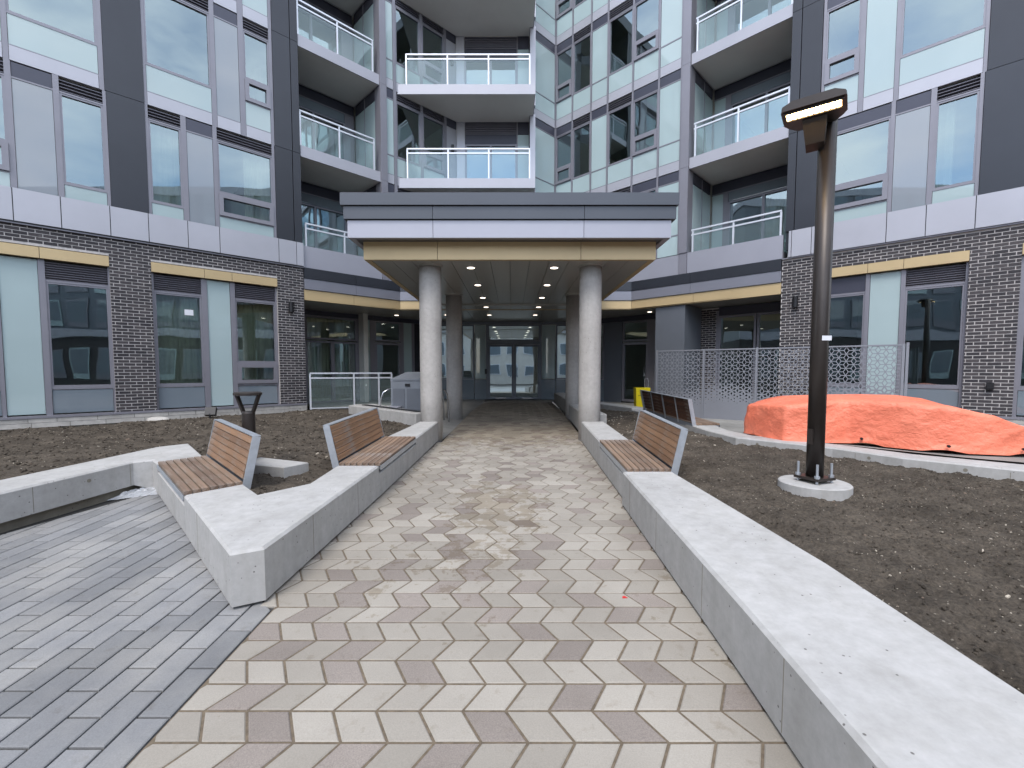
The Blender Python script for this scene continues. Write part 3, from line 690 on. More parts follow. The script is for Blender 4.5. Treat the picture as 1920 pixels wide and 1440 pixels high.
part('fascia_backing', 'black_paint', FR_, 6.86, 11.5, 4.42, 5.045, -.06, .06)
part('flashing', 'mullion_grey', FR_, 6.70, 13, 4.385, 4.41, -.1, .05)

# -- ground storey: brick piers with recessed mortar, windows, gold heads
BL, BH, JT = .186, .0527, .014
bricks = []
def brickwork(fr, x0, x1, z0, z1, holes=()):
    """stretcher bond; holes are (x0, x1, z0, z1) openings"""
    u0, u1 = x0 * S2, x1 * S2; n_ = int(round((z1 - z0) / (BH + JT)))
    for i in range(n_):
        za = z0 + i * (BH + JT); zb = za + BH; zm = (za + zb) / 2
        ivs = [(u0, u1)]
        for (a, b, c_, d_) in holes:
            if c_ - .01 < zm < d_ + .01:
                a, b = a * S2, b * S2; new = []
                for p, q in ivs:
                    if b <= p or a >= q: new.append((p, q)); continue
                    if a > p: new.append((p, a))
                    if b < q: new.append((b, q))
                ivs = new
        off = (BL + JT) / 2 if i % 2 else 0
        for p, q in ivs:
            k = math.floor((p - off) / (BL + JT)); u = off + k * (BL + JT)
            while u < q:
                a, b = max(u, p), min(u + BL, q)
                if b - a > .012: bricks.append((fr, a, b, za, zb))
                u += BL + JT
ZB = .745
brickwork(FL, -12.2, -5.604, ZB + .01, 4.395, [(-9.9, -8.385, 0, 4.04), (-7.90, -6.073, 0, 4.04), (-12.1, -10.5, 0, 4.04)])
part('mortar_bed', 'mortar', FL, -12.2, -5.604, 4.04, 4.394, -.12, -.005)
for a, b in ((-10.5, -9.9), (-8.385, -7.90), (-6.073, -5.604)): part('mortar_bed', 'mortar', FL, a, b, ZB, 4.04, -.12, -.005)
brickwork(FR_, 6.70, 12.2, ZB + .01, 4.385, [(7.20, 9.03, 0, 4.03), (9.52, 11.4, 0, 4.03)])
part('mortar_bed', 'mortar', FR_, 6.70, 12.2, 4.03, 4.384, -.12, -.005)
for a, b in ((6.70, 7.20), (9.03, 9.52), (11.4, 12.2)): part('mortar_bed', 'mortar', FR_, a, b, ZB, 4.03, -.12, -.005)
# return faces of the end piers into the recesses
FLe = Frame((-5.604, 18.0 - 5.604, 0), (-1, 1, 0), (1, 1, 0)); FRe = Frame((6.70, 18.15 - 6.70, 0), (1, 1, 0), (-1, 1, 0))
for f_ in (FLe, FRe):
    brickwork(f_, .013, 1.45, ZB + .01, 3.56); part('mortar_bed', 'mortar', f_, .013, 1.45, ZB, 3.56, -.12, -.005)
# recessed brick wall on the right patio
FRb = Frame((0, 20.2, 0), (1, -1, 0), (-1, -1, 0))
brickwork(FRb, 5.25, 6.28, ZB - .15, 3.56); part('mortar_bed', 'mortar', FRb, 5.25, 6.28, ZB - .15, 3.56, -.12, -.005)
def score(bk):
    fr, a, b, za, zb = bk; p = Vector(fr.p((a + b) / 2, 0, (za + zb) / 2)) - Vector((0, 0, 1.65))
    if p.y < .5: return -1
    px = abs(p.x / p.y)
    return -1 if px > 1.15 or fr in (FLe,) else (b - a) * abs(p.dot(fr.n)) / p.length ** 3
bricks.sort(key=score, reverse=True)
full = {}
def brick_mesh(ln):
    key = round(ln, 3)
    if key not in full:
        m_ = MB(); m_.box(0, ln, -.05, .0, 0, BH); me = bpy.data.meshes.new('brick'); me.from_pydata(m_.v, [], m_.f); me.materials.append(M['brick_dark']); full[key] = me
    return full[key]
rest = MB()
for i, (fr, a, b, za, zb) in enumerate(bricks):
    d_ = rng.uniform(-.003, .003)
    if i < 300:
        o = bpy.data.objects.new('brick', brick_mesh(b - a)); C.objects.link(o); o.parent = BLD
        x = fr.e; y = -fr.n; q = Vector(fr.p(a, d_, za)); o.matrix_local = Matrix.Translation(q) @ Matrix((x, -fr.n if False else y, Vector((0, 0, 1)))).transposed().to_4x4()
        o.matrix_local = Matrix.Translation(q) @ Matrix((x, y, Vector((0, 0, 1)))).transposed().to_4x4() @ Matrix.Translation((0, .05, 0))
    else: rest.fbox(fr, a, b, -.05, d_, za, zb)
rest.build('brickwork', 'brick_dark', BLD, kind='stuff')
def gwin(fr, x0, x1, kind):
    z0 = ZB + .03
    if kind == 'mint': panel(fr, x0, x1, z0 + .02, 3.80, 'mint_glass', 'spandrel_panel', -.10); return
    f2 = Frame(fr.o - fr.n * .09, fr.e, fr.n)
    panel(f2, x0, x1, z0 + .02, 1.27, 'slate_glass', 'spandrel_panel', -.012); transom(f2, x0, x1, 1.30, .05)
    if kind == 'dark': panel(f2, x0, x1, 3.43, 3.80, 'strip_dark', 'head_panel', -.012)
    else: louver(f2, x0, x1, 3.43, 3.80, .042)
    transom(f2, x0, x1, 3.41, .04)
    zs = 1.325
    if kind == 'sash': sash(f2, x0, x1, 1.33, 1.82); transom(f2, x0, x1, 1.84, .04); zs = 1.86
    window(f2, x0, x1, zs, 3.39)
def gold(fr, x0, x1, cuts):
    xs_ = [x0] + cuts + [x1]
    for a, b in zip(xs_[:-1], xs_[1:]): panel(fr, a, b, 3.815, 4.03, 'gold_panel', 'gold_head_panel', .0, .12, .004)
f9 = lambda fr: Frame(fr.o - fr.n * .09, fr.e, fr.n)
gold(FL, -9.9, -8.385, [-9.1]); gold(FL, -7.90, -6.073, [-7.20, -6.80])
for a, b, k in ((-9.49, -9.123, 'mint'), (-9.056, -8.405, 'win'), (-7.868, -7.244, 'win'), (-7.161, -6.824, 'mint'), (-6.751, -6.10, 'sash'), (-9.86, -9.53, 'win')): gwin(FL, a, b, k)
for a, b in ((-9.123, -9.056), (-9.53, -9.49), (-7.244, -7.161), (-6.824, -6.751), (-7.90, -7.868), (-6.10, -6.073), (-8.405, -8.385), (-9.9, -9.86)): mull(f9(FL), a, b, ZB, 3.81, .01)
gold(FR_, 7.20, 9.03, [7.90, 8.33])
for a, b, k in ((7.235, 7.875, 'dark'), (7.929, 8.303, 'mint'), (8.358, 9.0, 'win')): gwin(FR_, a, b, k)
for a, b in ((7.20, 7.235), (7.875, 7.929), (8.303, 8.358), (9.0, 9.03)): mull(f9(FR_), a, b, ZB, 3.81, .01)
gold(FR_, 9.52, 11.4, [10.4])
for a, b, k in ((9.56, 10.4, 'win'), (10.47, 11.36, 'win')): gwin(FR_, a, b, k)
for a, b in ((9.52, 9.56), (10.4, 10.47)): mull(f9(FR_), a, b, ZB, 3.81, .01)
for fr, a, b in ((FL, -12.2, -5.6), (FR_, 6.70, 12.2)):
    part('sill_flashing', 'mullion_grey', fr, a, b, ZB - .02, ZB + .028, -.14, .025)
    part('foundation_wall', 'footing_concrete', fr, a, b, -.3, ZB - .022, -.3, -.03)
    u = a
    while u < b:
        l_ = rng.choice((.28, .36, .42)); z_ = ZB - .02
        part('base_stone', 'stone_base', fr, u + .003, min(u + l_, b) - .003, z_ - .085, z_ - .003, -.05, .012); u += l_
    u = a
    while u < b:
        l_ = rng.choice((.30, .38, .45)); part('base_stone', 'stone_base', fr, u + .003, min(u + l_, b) - .003, ZB - .20, ZB - .108, -.05, .008); u += l_

# -- inner right curtain wall
xs_ = [1.54, 2.06, 2.605, 3.06, 3.70, 4.31, 4.80]
kinds = ['sash', 'win', 'mint2', 'win', 'sash', 'mint2']; tops = ['dark', 'louver', 'dark', 'louver', 'dark', 'dark']
for z0, z1 in STOREYS + [(5.0, F3B)]:
    for i in range(6):
        a, b = xs_[i] + .02, xs_[i + 1] - .02
        cell(FR_, a, b, z0, z1, kinds[i], top=tops[i], band=z0 > 6); mull(FR_, b, b + .04, z0, z1, .006)
    mull(FR_, 1.54, 1.56, z0, z1, .004)
    part('corner_post', 'mullion_grey', FR_, 4.822, 4.985, z0 + .006, z1, -.25, .05)
for fr, a, b in ((FR_, 1.55, 3.2), (FR_, 3.21, 4.815), (FL, -3.79, -1.91)): panel(fr, a, b, 4.41, 4.99, 'pale_metal_panel', 'fascia_panel', .0)
for fr, a, b in ((FL, -3.95, -3.80), (FR_, 4.822, 4.985)): part('corner_post', 'mullion_grey', fr, a, b, 4.41, 4.995, -.25, .03)
# -- short facade turning back to the centre bay
FI = Frame((1.54, 16.61, 0), (1, 1, 0), (1, -1, 0))
for z0, z1 in STOREYS + [(5.0, F3B)]:
    cell(FI, -.80, -.03, z0, z1, 'mint2', top='dark', band=z0 > 6); mull(FI, -.03, 0, z0, z1, .004)
# -- left of the centre bay: strip, corner post
for z0, z1 in STOREYS + [(5.0, F3B)]:
    part('corner_post', 'mullion_grey', FL, -3.95, -3.80, z0 + .006, z1, -.25, .05)
    cell(FL, -3.795, -3.62, z0, z1, 'mint2', top='dark', band=z0 > 6); mull(FL, -3.62, -3.55, z0, z1, .01)
    cell(FL, -3.545, -2.93, z0, z1, 'win', band=z0 > 6); mull(FL, -2.93, -2.86, z0, z1, .006)
    cell(FL, -2.86, -2.27, z0, z1, 'sash', band=z0 > 6); mull(FL, -2.27, -2.2, z0, z1, .006)
    panel(FL, -2.2, -1.9, z0 + .3, z1 - .3, 'white_panel', 'cladding_panel', -.01); panel(FL, -2.2, -1.9, z1 - .29, z1, 'strip_dark', 'head_panel', -.012)
# centre back wall with sliding doors
FC = Frame((0, 16.1, 0), (1, 0, 0), (0, -1, 0))
def cpart(name, mat, a, b, z0, z1, w0, w1): return MB().fbox(FC, a, b, w0, w1, z0, z1).build(name, mat, BLD)
def slider(fr, u0, u1, z0, z1, k=2):
    f = MB(); t = .05
    f.fbox(fr, u0, u0 + t, -.1, 0, z0, z1); f.fbox(fr, u1 - t, u1, -.1, 0, z0, z1); f.fbox(fr, u0 + t, u1 - t, -.1, 0, z0, z0 + t); f.fbox(fr, u0 + t, u1 - t, -.1, 0, z1 - t, z1)
    um = (u0 + u1) / 2; f.fbox(fr, um - .035, um + .035, -.1, -.005, z0 + t, z1 - t)
    o = f.build('sliding_door', 'mullion_grey', BLD)
    for a, b in ((u0 + t, um - .035), (um + .035, u1 - t)):
        MB().add([fr.p(a, -.06, z0 + t), fr.p(b, -.06, z0 + t), fr.p(b, -.06, z1 - t), fr.p(a, -.06, z1 - t)], [(0, 1, 2, 3)]).build('pane', 'window_glass', o)
    return o
for z0, z1 in STOREYS + [(5.0, F3B)]:
    zf = z0 + .28
    cpart('cladding_panel', 'white_panel', -1.9, -1.62, zf, z1, -.06, .0); cpart('cladding_panel', 'white_panel', .60, .78, zf, z1, -.06, .42)
    slider(FC, -1.61, .16, zf + .02, z1 - .78); cpart('transom_panel', 'strip_dark', -1.61, .16, z1 - .76, z1 - .46, -.06, -.02)
    u0, u1 = -1.61, .16
    m_ = MB(); n_ = 7
    for i in range(n_): m_.fbox(FC, u0, u1, -.07, -.02, z1 - .44 + i * .06, z1 - .41 + i * .06)
    m_.fbox(FC, u0, u1, -.09, -.075, z1 - .45, z1); m_.build('louver', 'louver_dark', BLD)
    cpart('spandrel_panel', 'mint_glass', .20, .58, zf, z1 - .46, -.06, -.015); cpart('head_panel', 'strip_dark', .20, .58, z1 - .44, z1, -.06, -.02)
    cpart('mullion', 'mullion_grey', .165, .195, zf, z1, -.08, .01)
    wl_ = MB(); 
    q = FL.p(-2.03 * S2, .02, 0)
    if 6 < z0 < 12:
        lm = MB().box(q[0] - .05, q[0] + .05, q[1] - .09, q[1] - .0, z0 + 1.72, z0 + 1.92); lm.build('balcony_light', 'black_paint', BLD)

# -- balconies
def rail_run(o, pts, ztop, zbot, posts, inset=0.0):
    """guard: double rail, posts, glass panels along straight run a-b"""
    a, b = Vector(pts[0]), Vector(pts[1]); d = b - a
    r = MB(); A = lambda t, z: (a.x + d.x * t, a.y + d.y * t, z)
    r.beam(A(0, ztop - .02), A(1, ztop - .02), .055, .04); r.build('top_rail', 'rail_metal', o)
    r = MB(); r.beam(A(0, ztop - .15), A(1, ztop - .15), .04, .04); r.build('mid_rail', 'rail_metal', o)
    r = MB(); r.beam(A(0, zbot + .03), A(1, zbot + .03), .04, .03); r.build('bottom_rail', 'rail_metal', o)
    for t in posts:
        p = MB(); q = A(t, 0); p.box(-.022, .022, -.022, .022, zbot, ztop - .04)
        ob = p.build('rail_post', 'rail_metal', o); ob.location = (q[0], q[1], 0); ob.rotation_euler = (0, 0, math.atan2(d.y, d.x))
    for t0, t1 in zip(posts[:-1], posts[1:]):
        e = .03 / d.length; p0, p1 = A(t0 + e, 0), A(t1 - e, 0)
        MB().add([(p0[0], p0[1], zbot + .05), (p1[0], p1[1], zbot + .05), (p1[0], p1[1], ztop - .17), (p0[0], p0[1], ztop - .17)], [(0, 1, 2, 3)]).build('glass_panel', 'rail_glass', o)
def balcony(poly, zb, zt, runs, ztop):
    m_ = MB(); prism(m_, poly, zb, zt, .004); o = m_.build('balcony', 'slab_panel', BLD)
    s = MB(); pl = poly if area(poly) > 0 else poly[::-1]; q = offset_poly(pl, .02); s.add([(*p, zb - .004) for p in q][::-1], [tuple(range(len(q)))]); s.build('soffit', 'soffit_grey', o)
    for pts, posts in runs: rail_run(o, pts, ztop, zt - .05, posts)
    return o
def P2(fr, x, w_): q = fr.p(x * S2, w_, 0); return (q[0], q[1])
for z0, z1 in STOREYS:
    zb, zt = z0 - .05, z0 + .245
    # left recess
    balcony([P2(FL, -5.60, 0.0), P2(FL, -3.953, 0.0), P2(FL, -3.953, -1.62), P2(FL, -5.60, -1.62)], zb, zt, [((P2(FL, -5.59, -.07), P2(FL, -4.06, -.07)), [.006, .5, .99])], zt + .93)
    balcony([P2(FR_, 4.99, 0.0), P2(FR_, 6.73, 0.0), P2(FR_, 6.73, -1.62), P2(FR_, 4.99, -1.62)], zb, zt, [((P2(FR_, 5.05, -.07), P2(FR_, 6.72, -.07)), [.02, .5, .994])], zt + .93)
    balcony([(-3.53, 14.5), (.72, 14.5), (.72, 15.66), (.60, 15.68), (.60, 16.09), (-1.89, 16.09), (-3.50, 14.53)], zb, zt, [(((-3.27, 14.57), (.56, 14.57)), [.004, .335, .665, .996])], zt + .93)
# second-storey recess balconies stand on the lower canopy ring
for fr, xa, xb, px in ((FL, -5.60, -3.955, [.006, .5, .99]), (FR_, 4.99, 6.70, [.02, .5, .994])):
    m_ = MB(); m_.fbox(fr, xa * S2, xb * S2, -.08, .0, 4.42, 5.0); m_.fbox(fr, xa * S2, xb * S2, -1.62, -.085, 4.42, 4.62)
    o = m_.build('balcony', 'pale_metal_panel', BLD); a, b = xa + .06, xb - .04
    rail_run(o, (P2(fr, a, -.05), P2(fr, b, -.05)), 5.63, 4.95, px)
# recess back and side walls
for fr, xa, xb, xs_side, sgn in ((FL, -5.61, -3.95, -3.95, 1), (FR_, 4.985, 6.735, 4.985, -1)):
    fb = Frame(fr.o - fr.n * 1.63, fr.e, fr.n)
    if sgn > 0: fs_ = Frame(Vector(fr.p(xs_side * S2, 0, 0)), -fr.n, -fr.e)
    else: fs_ = Frame(Vector(fr.p(xs_side * S2, 0, 0)), -fr.n, fr.e)
    fo = Frame(Vector(fr.p((xa if sgn > 0 else xb) * S2, 0, 0)), -fr.n, fr.e if sgn > 0 else -fr.e)
    for z0, z1 in STOREYS + [(4.35, F3B)]:
        zf = z0 + .27; zt = z1 - .05
        w_ = (xb - xa) * S2; o0 = xa * S2
        d0, d1 = (o0 + .05, o0 + w_ - .32) if sgn > 0 else (o0 + .50, o0 + w_ - .05)
        slider(fb, d0, d1, zf, zt - .62)
        m_ = MB().fbox(fb, d0, d1, -.08, -.02, zt - .60, zt - .33); m_.build('transom_panel', 'slate_glass', BLD)
        m_ = MB().fbox(fb, o0, o0 + w_, -.08, -.03, zt - .30, zt - .0); m_.build('head_panel', 'strip_dark', BLD)
        m_ = MB().fbox(fb, o0, o0 + w_, -.08, -.0, zt - .33, zt - .30); m_.build('transom', 'mullion_grey', BLD)
        if sgn > 0: m_ = MB().fbox(fb, d1 + .005, o0 + w_, -.08, -.01, zf, zt - .335); m_.build('cladding_panel', 'mullion_grey', BLD)
        else:
            m_ = MB().fbox(fb, o0 + .02, o0 + .34, -.08, -.02, zf, zt - .335); m_.build('spandrel_panel', 'mint_glass', BLD)
            m_ = MB().fbox(fb, o0 + .345, d0 - .005, -.08, 0, zf, zt - .335); m_.build('mullion', 'mullion_grey', BLD)
        for a, b in ((.28, .92), (.95, 1.55)):
            MB().fbox(fs_, a, b, -.05, -.008, zf, zt - .335).build('spandrel_panel', 'mint_glass', BLD)
            MB().fbox(fs_, a, b, -.05, -.012, zt - .30, zt).build('head_panel', 'strip_dark', BLD)
        MB().fbox(fs_, .255, .278, -.07, .004, zf, zt).build('mullion', 'mullion_grey', BLD); MB().fbox(fs_, .922, .948, -.07, .004, zf, zt).build('mullion', 'mullion_grey', BLD)
        MB().fbox(fo, 0.03, 1.62, -.1, -.005, zf, zt).build('cladding_panel', 'dark_panel', BLD)

# -- lower canopy ring between the wings (charcoal, grey, gold) and its soffit
ringL = [P2(FL, -5.60, .0), (-3.52, 14.46)]; ringF = [(-3.52, 14.46), (3.74, 14.40)]; ringR = [(3.74, 14.40), P2(FR_, 6.695, .0)]
def fascia(pts, z0, z1, out, mat, name, th=.10, cuts=(0, 1), gap=.004):
    a, b = Vector(pts[0]), Vector(pts[1]); d = (b - a); n_ = Vector((d.y, -d.x)).normalized(); fr = Frame((a.x, a.y, 0), (d.x, d.y, 0), (n_.x, n_.y, 0)); Lg = d.length
    for t0, t1 in zip(cuts[:-1], cuts[1:]): MB().fbox(fr, t0 * Lg + gap, t1 * Lg - gap, out - th, out, z0 + gap, z1 - gap).build(name, mat, BLD)
for pts, c1, c2 in ((ringL, (0, .5, 1), (0, .48, 1)), (ringF, (0, .25, .5, .75, 1), (0, .25, .5, .75, 1)), (ringR, (0, .45, 1), (0, .47, 1))):
    fascia(pts, 4.13, 4.42, .045, 'dark_panel', 'ring_fascia', cuts=c1); fascia(pts, 3.845, 4.13, .03, 'steel_grey_panel', 'ring_fascia', cuts=c1); fascia(pts, 3.555, 3.84, .0, 'gold_panel', 'ring_fascia', cuts=c2)
m_ = MB(); m_.add([(-5.6, 12.42, 3.585), (-3.54, 14.42, 3.585), (3.7, 14.36, 3.585), (6.68, 11.49, 3.585), (8.4, 12.1, 3.585), (2.3, 18.1, 3.585), (-3.05, 18.1, 3.585), (-6.9, 14.2, 3.585)], [tuple(range(8))[::-1]])
m_.build('soffit', 'canopy_soffit', BLD)
m_ = MB(); m_.add([(-5.6, 12.42, 4.40), (-3.54, 14.42, 4.40), (3.7, 14.36, 4.40), (6.68, 11.49, 4.40), (6.7, 13.6, 4.40), (1.6, 16.7, 4.40), (-1.9, 16.3, 4.40), (-5.4, 14.6, 4.40)], [tuple(range(8))])
m_.build('ring_roof', 'charcoal_panel', BLD)

# -- ground-floor recess glazing: left
FG = Frame((0, 21.05, 0), (1, 1, 0), (1, -1, 0)); ZF = .60
def gpart(fr, name, mat, a, b, z0, z1, w0=-.08, w1=0.0, parent=None): return MB().fbox(fr, a * S2, b * S2, w0, w1, z0, z1).build(name, mat, parent or BLD)
def gframe(fr, a, b, z0, z1, name='window', t=.06, glass='window_glass'):
    f = ring(fr, a, b, z0, z1, t, -.08, 0).build(name, 'mullion_grey', BLD); pane(fr, a + t * .65, b - t * .65, z0 + t * .9, z1 - t * .9, f, -.04, glass); return f
for a, b, z0, z1 in ((-6.55, -5.93, ZF, 2.62), (-5.93, -5.33, ZF, 2.62), (-6.55, -5.33, 2.66, 3.42)): gframe(FG, a, b, z0, z1)
gpart(FG, 'head_panel', 'strip_dark', -6.6, -3.05, 3.43, 3.58); gpart(FG, 'mullion', 'mullion_grey', -5.33, -5.22, ZF, 3.42)
gpart(FG, 'spandrel_panel', 'mint_glass', -5.22, -4.98, ZF, 3.42, -.08, -.015); gpart(FG, 'mullion', 'mullion_grey', -4.98, -4.86, ZF, 3.42)
def door(fr, a, b, z0, z1, hinge_right=True, glass='window_glass'):
    o = gframe(fr, a, b, z0, z1, 'door', .085, glass)
    hx = (b if hinge_right else a) + (-.075 if hinge_right else .075)
    h_ = MB(); p = lambda w_, z: fr.p(hx * S2, w_, z)
    h_.tube([p(0, z0 + .90), p(.06, z0 + .92), p(.06, z0 + 1.22), p(0, z0 + 1.24)], .011, 8); h_.build('handle', 'chrome', o); return o
door(FG, -4.86, -4.12, ZF, 2.66); gframe(FG, -4.86, -4.12, 2.70, 3.42)
gpart(FG, 'mullion', 'mullion_grey', -4.12, -4.03, ZF, 3.42); gpart(FG, 'spandrel_panel', 'mint_glass', -4.03, -3.78, ZF, 3.42, -.08, -.015); gpart(FG, 'mullion', 'mullion_grey', -3.78, -3.70, ZF, 3.42)
gpart(FG, 'cladding_panel', 'dark_panel', -3.70, -3.06, ZF - .1, 3.42)
# -- right
FH_ = Frame((0, 20.3, 0), (1, -1, 0), (-1, -1, 0))
gpart(FH_, 'head_panel', 'strip_dark', 2.31, 4.9, 3.40, 3.58)
f_ = gframe(FH_, 2.95, 3.40, 1.32, 3.39); gpart(FH_, 'spandrel_panel', 'slate_glass', 2.33, 3.40, .5, 1.31)
gpart(FH_, 'cladding_panel', 'clad_grey', 3.41, 3.93, .5, 3.39); f_ = gframe(FH_, 2.33, 2.93, 1.32, 3.39)
door(FH_, 3.95, 4.66, .55, 2.64); gframe(FH_, 3.95, 4.66, 2.68, 3.39); gpart(FH_, 'mullion', 'mullion_grey', 4.66, 4.9, .5, 3.39)
# clad pier carrying the ring on the right
m_ = MB(); m_.fbox(FR_, 4.31 * S2, 4.95 * S2, -1.2, -.05, .3, 3.556); m_.build('clad_pier', 'clad_grey', BLD)
for x in (4.63,): pass
for a, b in ((6.28, 7.02), (7.04, 7.62)): 
    f_ = gframe(FRb, a, b, .62, 3.30)
gpart(FRb, 'mullion', 'mullion_grey', 6.23, 6.28, .6, 3.45, -.08, .02); gpart(FRb, 'spandrel_panel', 'mint_glass', 7.64, 7.9, .6, 3.4); gpart(FRb, 'head_panel', 'strip_dark', 6.28, 8.1, 3.31, 3.56)
# -- entrance wall, facing the walk
FE = Frame((0, 18.0, 0), (1, 0, 0), (0, -1, 0)); ZE = .512
def epart(name, mat, a, b, z0, z1, w0=-.08, w1=0.0, parent=None): return MB().fbox(FE, a, b, w0, w1, z0, z1).build(name, mat, parent or BLD)
def eframe(name, a, b, z0, z1, t=.05, glass='door_glass', w0=-.08, w1=0.0, mat='clad_grey'):
    m_ = MB(); m_.fbox(FE, a, a + t, w0, w1, z0, z1); m_.fbox(FE, b - t, b, w0, w1, z0, z1); m_.fbox(FE, a + t, b - t, w0, w1, z0, z0 + t); m_.fbox(FE, a + t, b - t, w0, w1, z1 - t, z1)
    o = m_.build(name, mat, BLD); zz = (w0 + w1) / 2
    MB().add([FE.p(a + t, zz, z0 + t), FE.p(b - t, zz, z0 + t), FE.p(b - t, zz, z1 - t), FE.p(a + t, zz, z1 - t)], [(0, 1, 2, 3)]).build('pane', glass, o); return o
epart('head_panel', 'clad_grey', -3.05, 2.31, 3.46, 3.59); 
eframe('window', -3.04, -2.0, 1.32, 3.45); eframe('window', -1.98, -1.50, 1.32, 3.45); epart('spandrel_panel', 'mint_glass', -1.46, -1.04, 1.34, 3.43, -.08, -.015)
epart('spandrel_panel', 'slate_glass', -3.04, -2.0, ZE, 1.31); epart('spandrel_panel', 'slate_glass', -1.98, -1.50, ZE, 1.31); epart('spandrel_panel', 'slate_glass', -1.48, -1.02, ZE, 1.31)
epart('mullion', 'clad_grey', -1.02, -.955, ZE, 3.45, -.09, .02); epart('mullion', 'clad_grey', 1.105, 1.17, ZE, 3.45, -.09, .02)
epart('spandrel_panel', 'mint_glass', 1.19, 1.70, 1.34, 3.43, -.08, -.015); eframe('window', 1.74, 2.30, 1.32, 3.45); epart('spandrel_panel', 'slate_glass', 1.17, 1.72, ZE, 1.31); epart('spandrel_panel', 'slate_glass', 1.74, 2.30, ZE, 1.31)
eframe('transom_window', -.95, 1.10, 2.83, 3.45)
epart('door_header', 'clad_grey', -.95, 1.10, 2.69, 2.82, -.09, .03)
for a, b, hx in ((-.95, .07, -.06), (.08, 1.10, .21)):
    o = eframe('entrance_door', a, b, ZE + .01, 2.68, .085)
    h_ = MB(); h_.tube([FE.p(hx, 0, 1.40), FE.p(hx, .07, 1.42), FE.p(hx, .07, 1.75), FE.p(hx, 0, 1.77)], .013, 8); h_.build('handle', 'chrome', o)
    MB().fbox(FE, a + .3, b - .3, .001, .012, ZE + .03, ZE + .07).build('kick_latch', 'chrome', o)
epart('intercom', 'black_paint', -1.075, -.985, 1.52, 1.72, .021, .05)

# -- interiors: floor slabs, back walls, cross walls, curtains, so that the panes look into rooms
for fr, xa, xb in ((FL, -13, -1.95), (FR_, 1.6, 13)):
    for k, z in enumerate([.30, 4.45] + [a + .02 for a, _ in STOREYS]):
        m_ = MB()
        if k < 2: 
            segs = [(xa, -5.62, .14), (-5.62, xb if k else -3.6, 2.4 if k == 0 else 1.72)] if fr is FL else [(6.75, xb, .14), (xa + (.9 if not k else 0), 6.75, 2.2 if k == 0 else 1.75)]
        else: segs = [(xa, -5.62, .14), (-5.62, -3.95, 1.72), (-3.95, xb, .14)] if fr is FL else [(6.74, xb, .14), (4.98, 6.74, 1.72), (xa, 4.98, .14)]
        for a, b, w_ in segs: m_.fbox(fr, a * S2, b * S2, -6.5, -w_, z, z + .2)
        m_.build('floor_slab', 'room_wall', BLD)
    m_ = MB(); m_.fbox(fr, (xa if fr is FL else -4.6) * S2, (4.6 if fr is FL else xb) * S2, -6.7, -6.5, 0, 18.6); m_.build('core_wall', 'room_wall', BLD)
    m_ = MB(); m_.fbox(fr, xa * S2, xb * S2, -6.7, .05, 18.64, 19.1); m_.build('roof', 'charcoal_panel', BLD)
    for x in ((-11.2, -10.1, -8.1, -5.9, -3.7) if fr is FL else (4.9, 7.1, 9.3, 11.0)):
        m_ = MB(); m_.fbox(fr, x * S2 - .08, x * S2 + .08, -6.5, -1.8 if abs(x) < 5.95 else -.14, .5, 18.6); m_.build('cross_wall', 'room_wall', BLD)
m_ = MB(); m_.add([(-2.2, 16.12, 18.9), (1.0, 16.0, 18.9), (1.7, 16.9, 18.9), (8, 22, 18.9), (0, 28, 18.9), (-8, 22, 18.9)], [(0, 1, 2, 3, 4, 5)]); m_.build('roof', 'charcoal_panel', BLD)
m_ = MB(); m_.box(-4.5, 4.5, 23.0, 23.2, .3, 18.6); m_.build('core_wall', 'room_wall', BLD)
m_ = MB(); m_.box(-3.4, 3.2, 18.2, 23, .40, .505); m_.build('lobby_floor', 'concrete_floor', BLD)
for z0, z1 in STOREYS: 
    m_ = MB(); m_.box(-1.9, .8, 16.25, 22.5, z0 + .02, z0 + .22); m_.build('floor_slab', 'room_wall', BLD)
def curtain(fr, x0, x1, z0, z1, w_=-.28):
    m_ = MB(); a, b = x0 * S2, x1 * S2; n_ = max(8, int((b - a) / .025))
    for i in range(n_ + 1):
        u = a + (b - a) * i / n_; ww = w_ + .03 * math.sin(u * 42 + 1.5 * math.sin(u * 9)) + .012 * math.sin(u * 97)
        m_.v += [fr.p(u, ww, z0), fr.p(u + .01 * math.sin(u * 31), ww * 1.02, z1)]
    m_.f = [(2 * i, 2 * i + 2, 2 * i + 3, 2 * i + 1) for i in range(n_)]
    return m_.build('curtain', 'curtain_cloth', BLD, smooth=True)
curtain(FL, -7.86, -7.44, 5.06, 7.1); curtain(FL, -6.52, -6.08, 5.06, 7.1); curtain(FL, -7.9, -7.2, .8, 3.45, -.5); curtain(FL, -6.78, -6.06, .8, 3.45, -.5)
curtain(FG, -6.5, -5.9, .62, 3.4, -.4); curtain(FG, -5.75, -5.35, .62, 3.4, -.4); curtain(FR_, 5.9, 6.7, 4.6, 7.0, -1.95); curtain(FR_, 8.62, 8.8, 5.06, 7.1)
curtain(FL, -5.5, -5.0, 7.6, 9.6, -1.95)

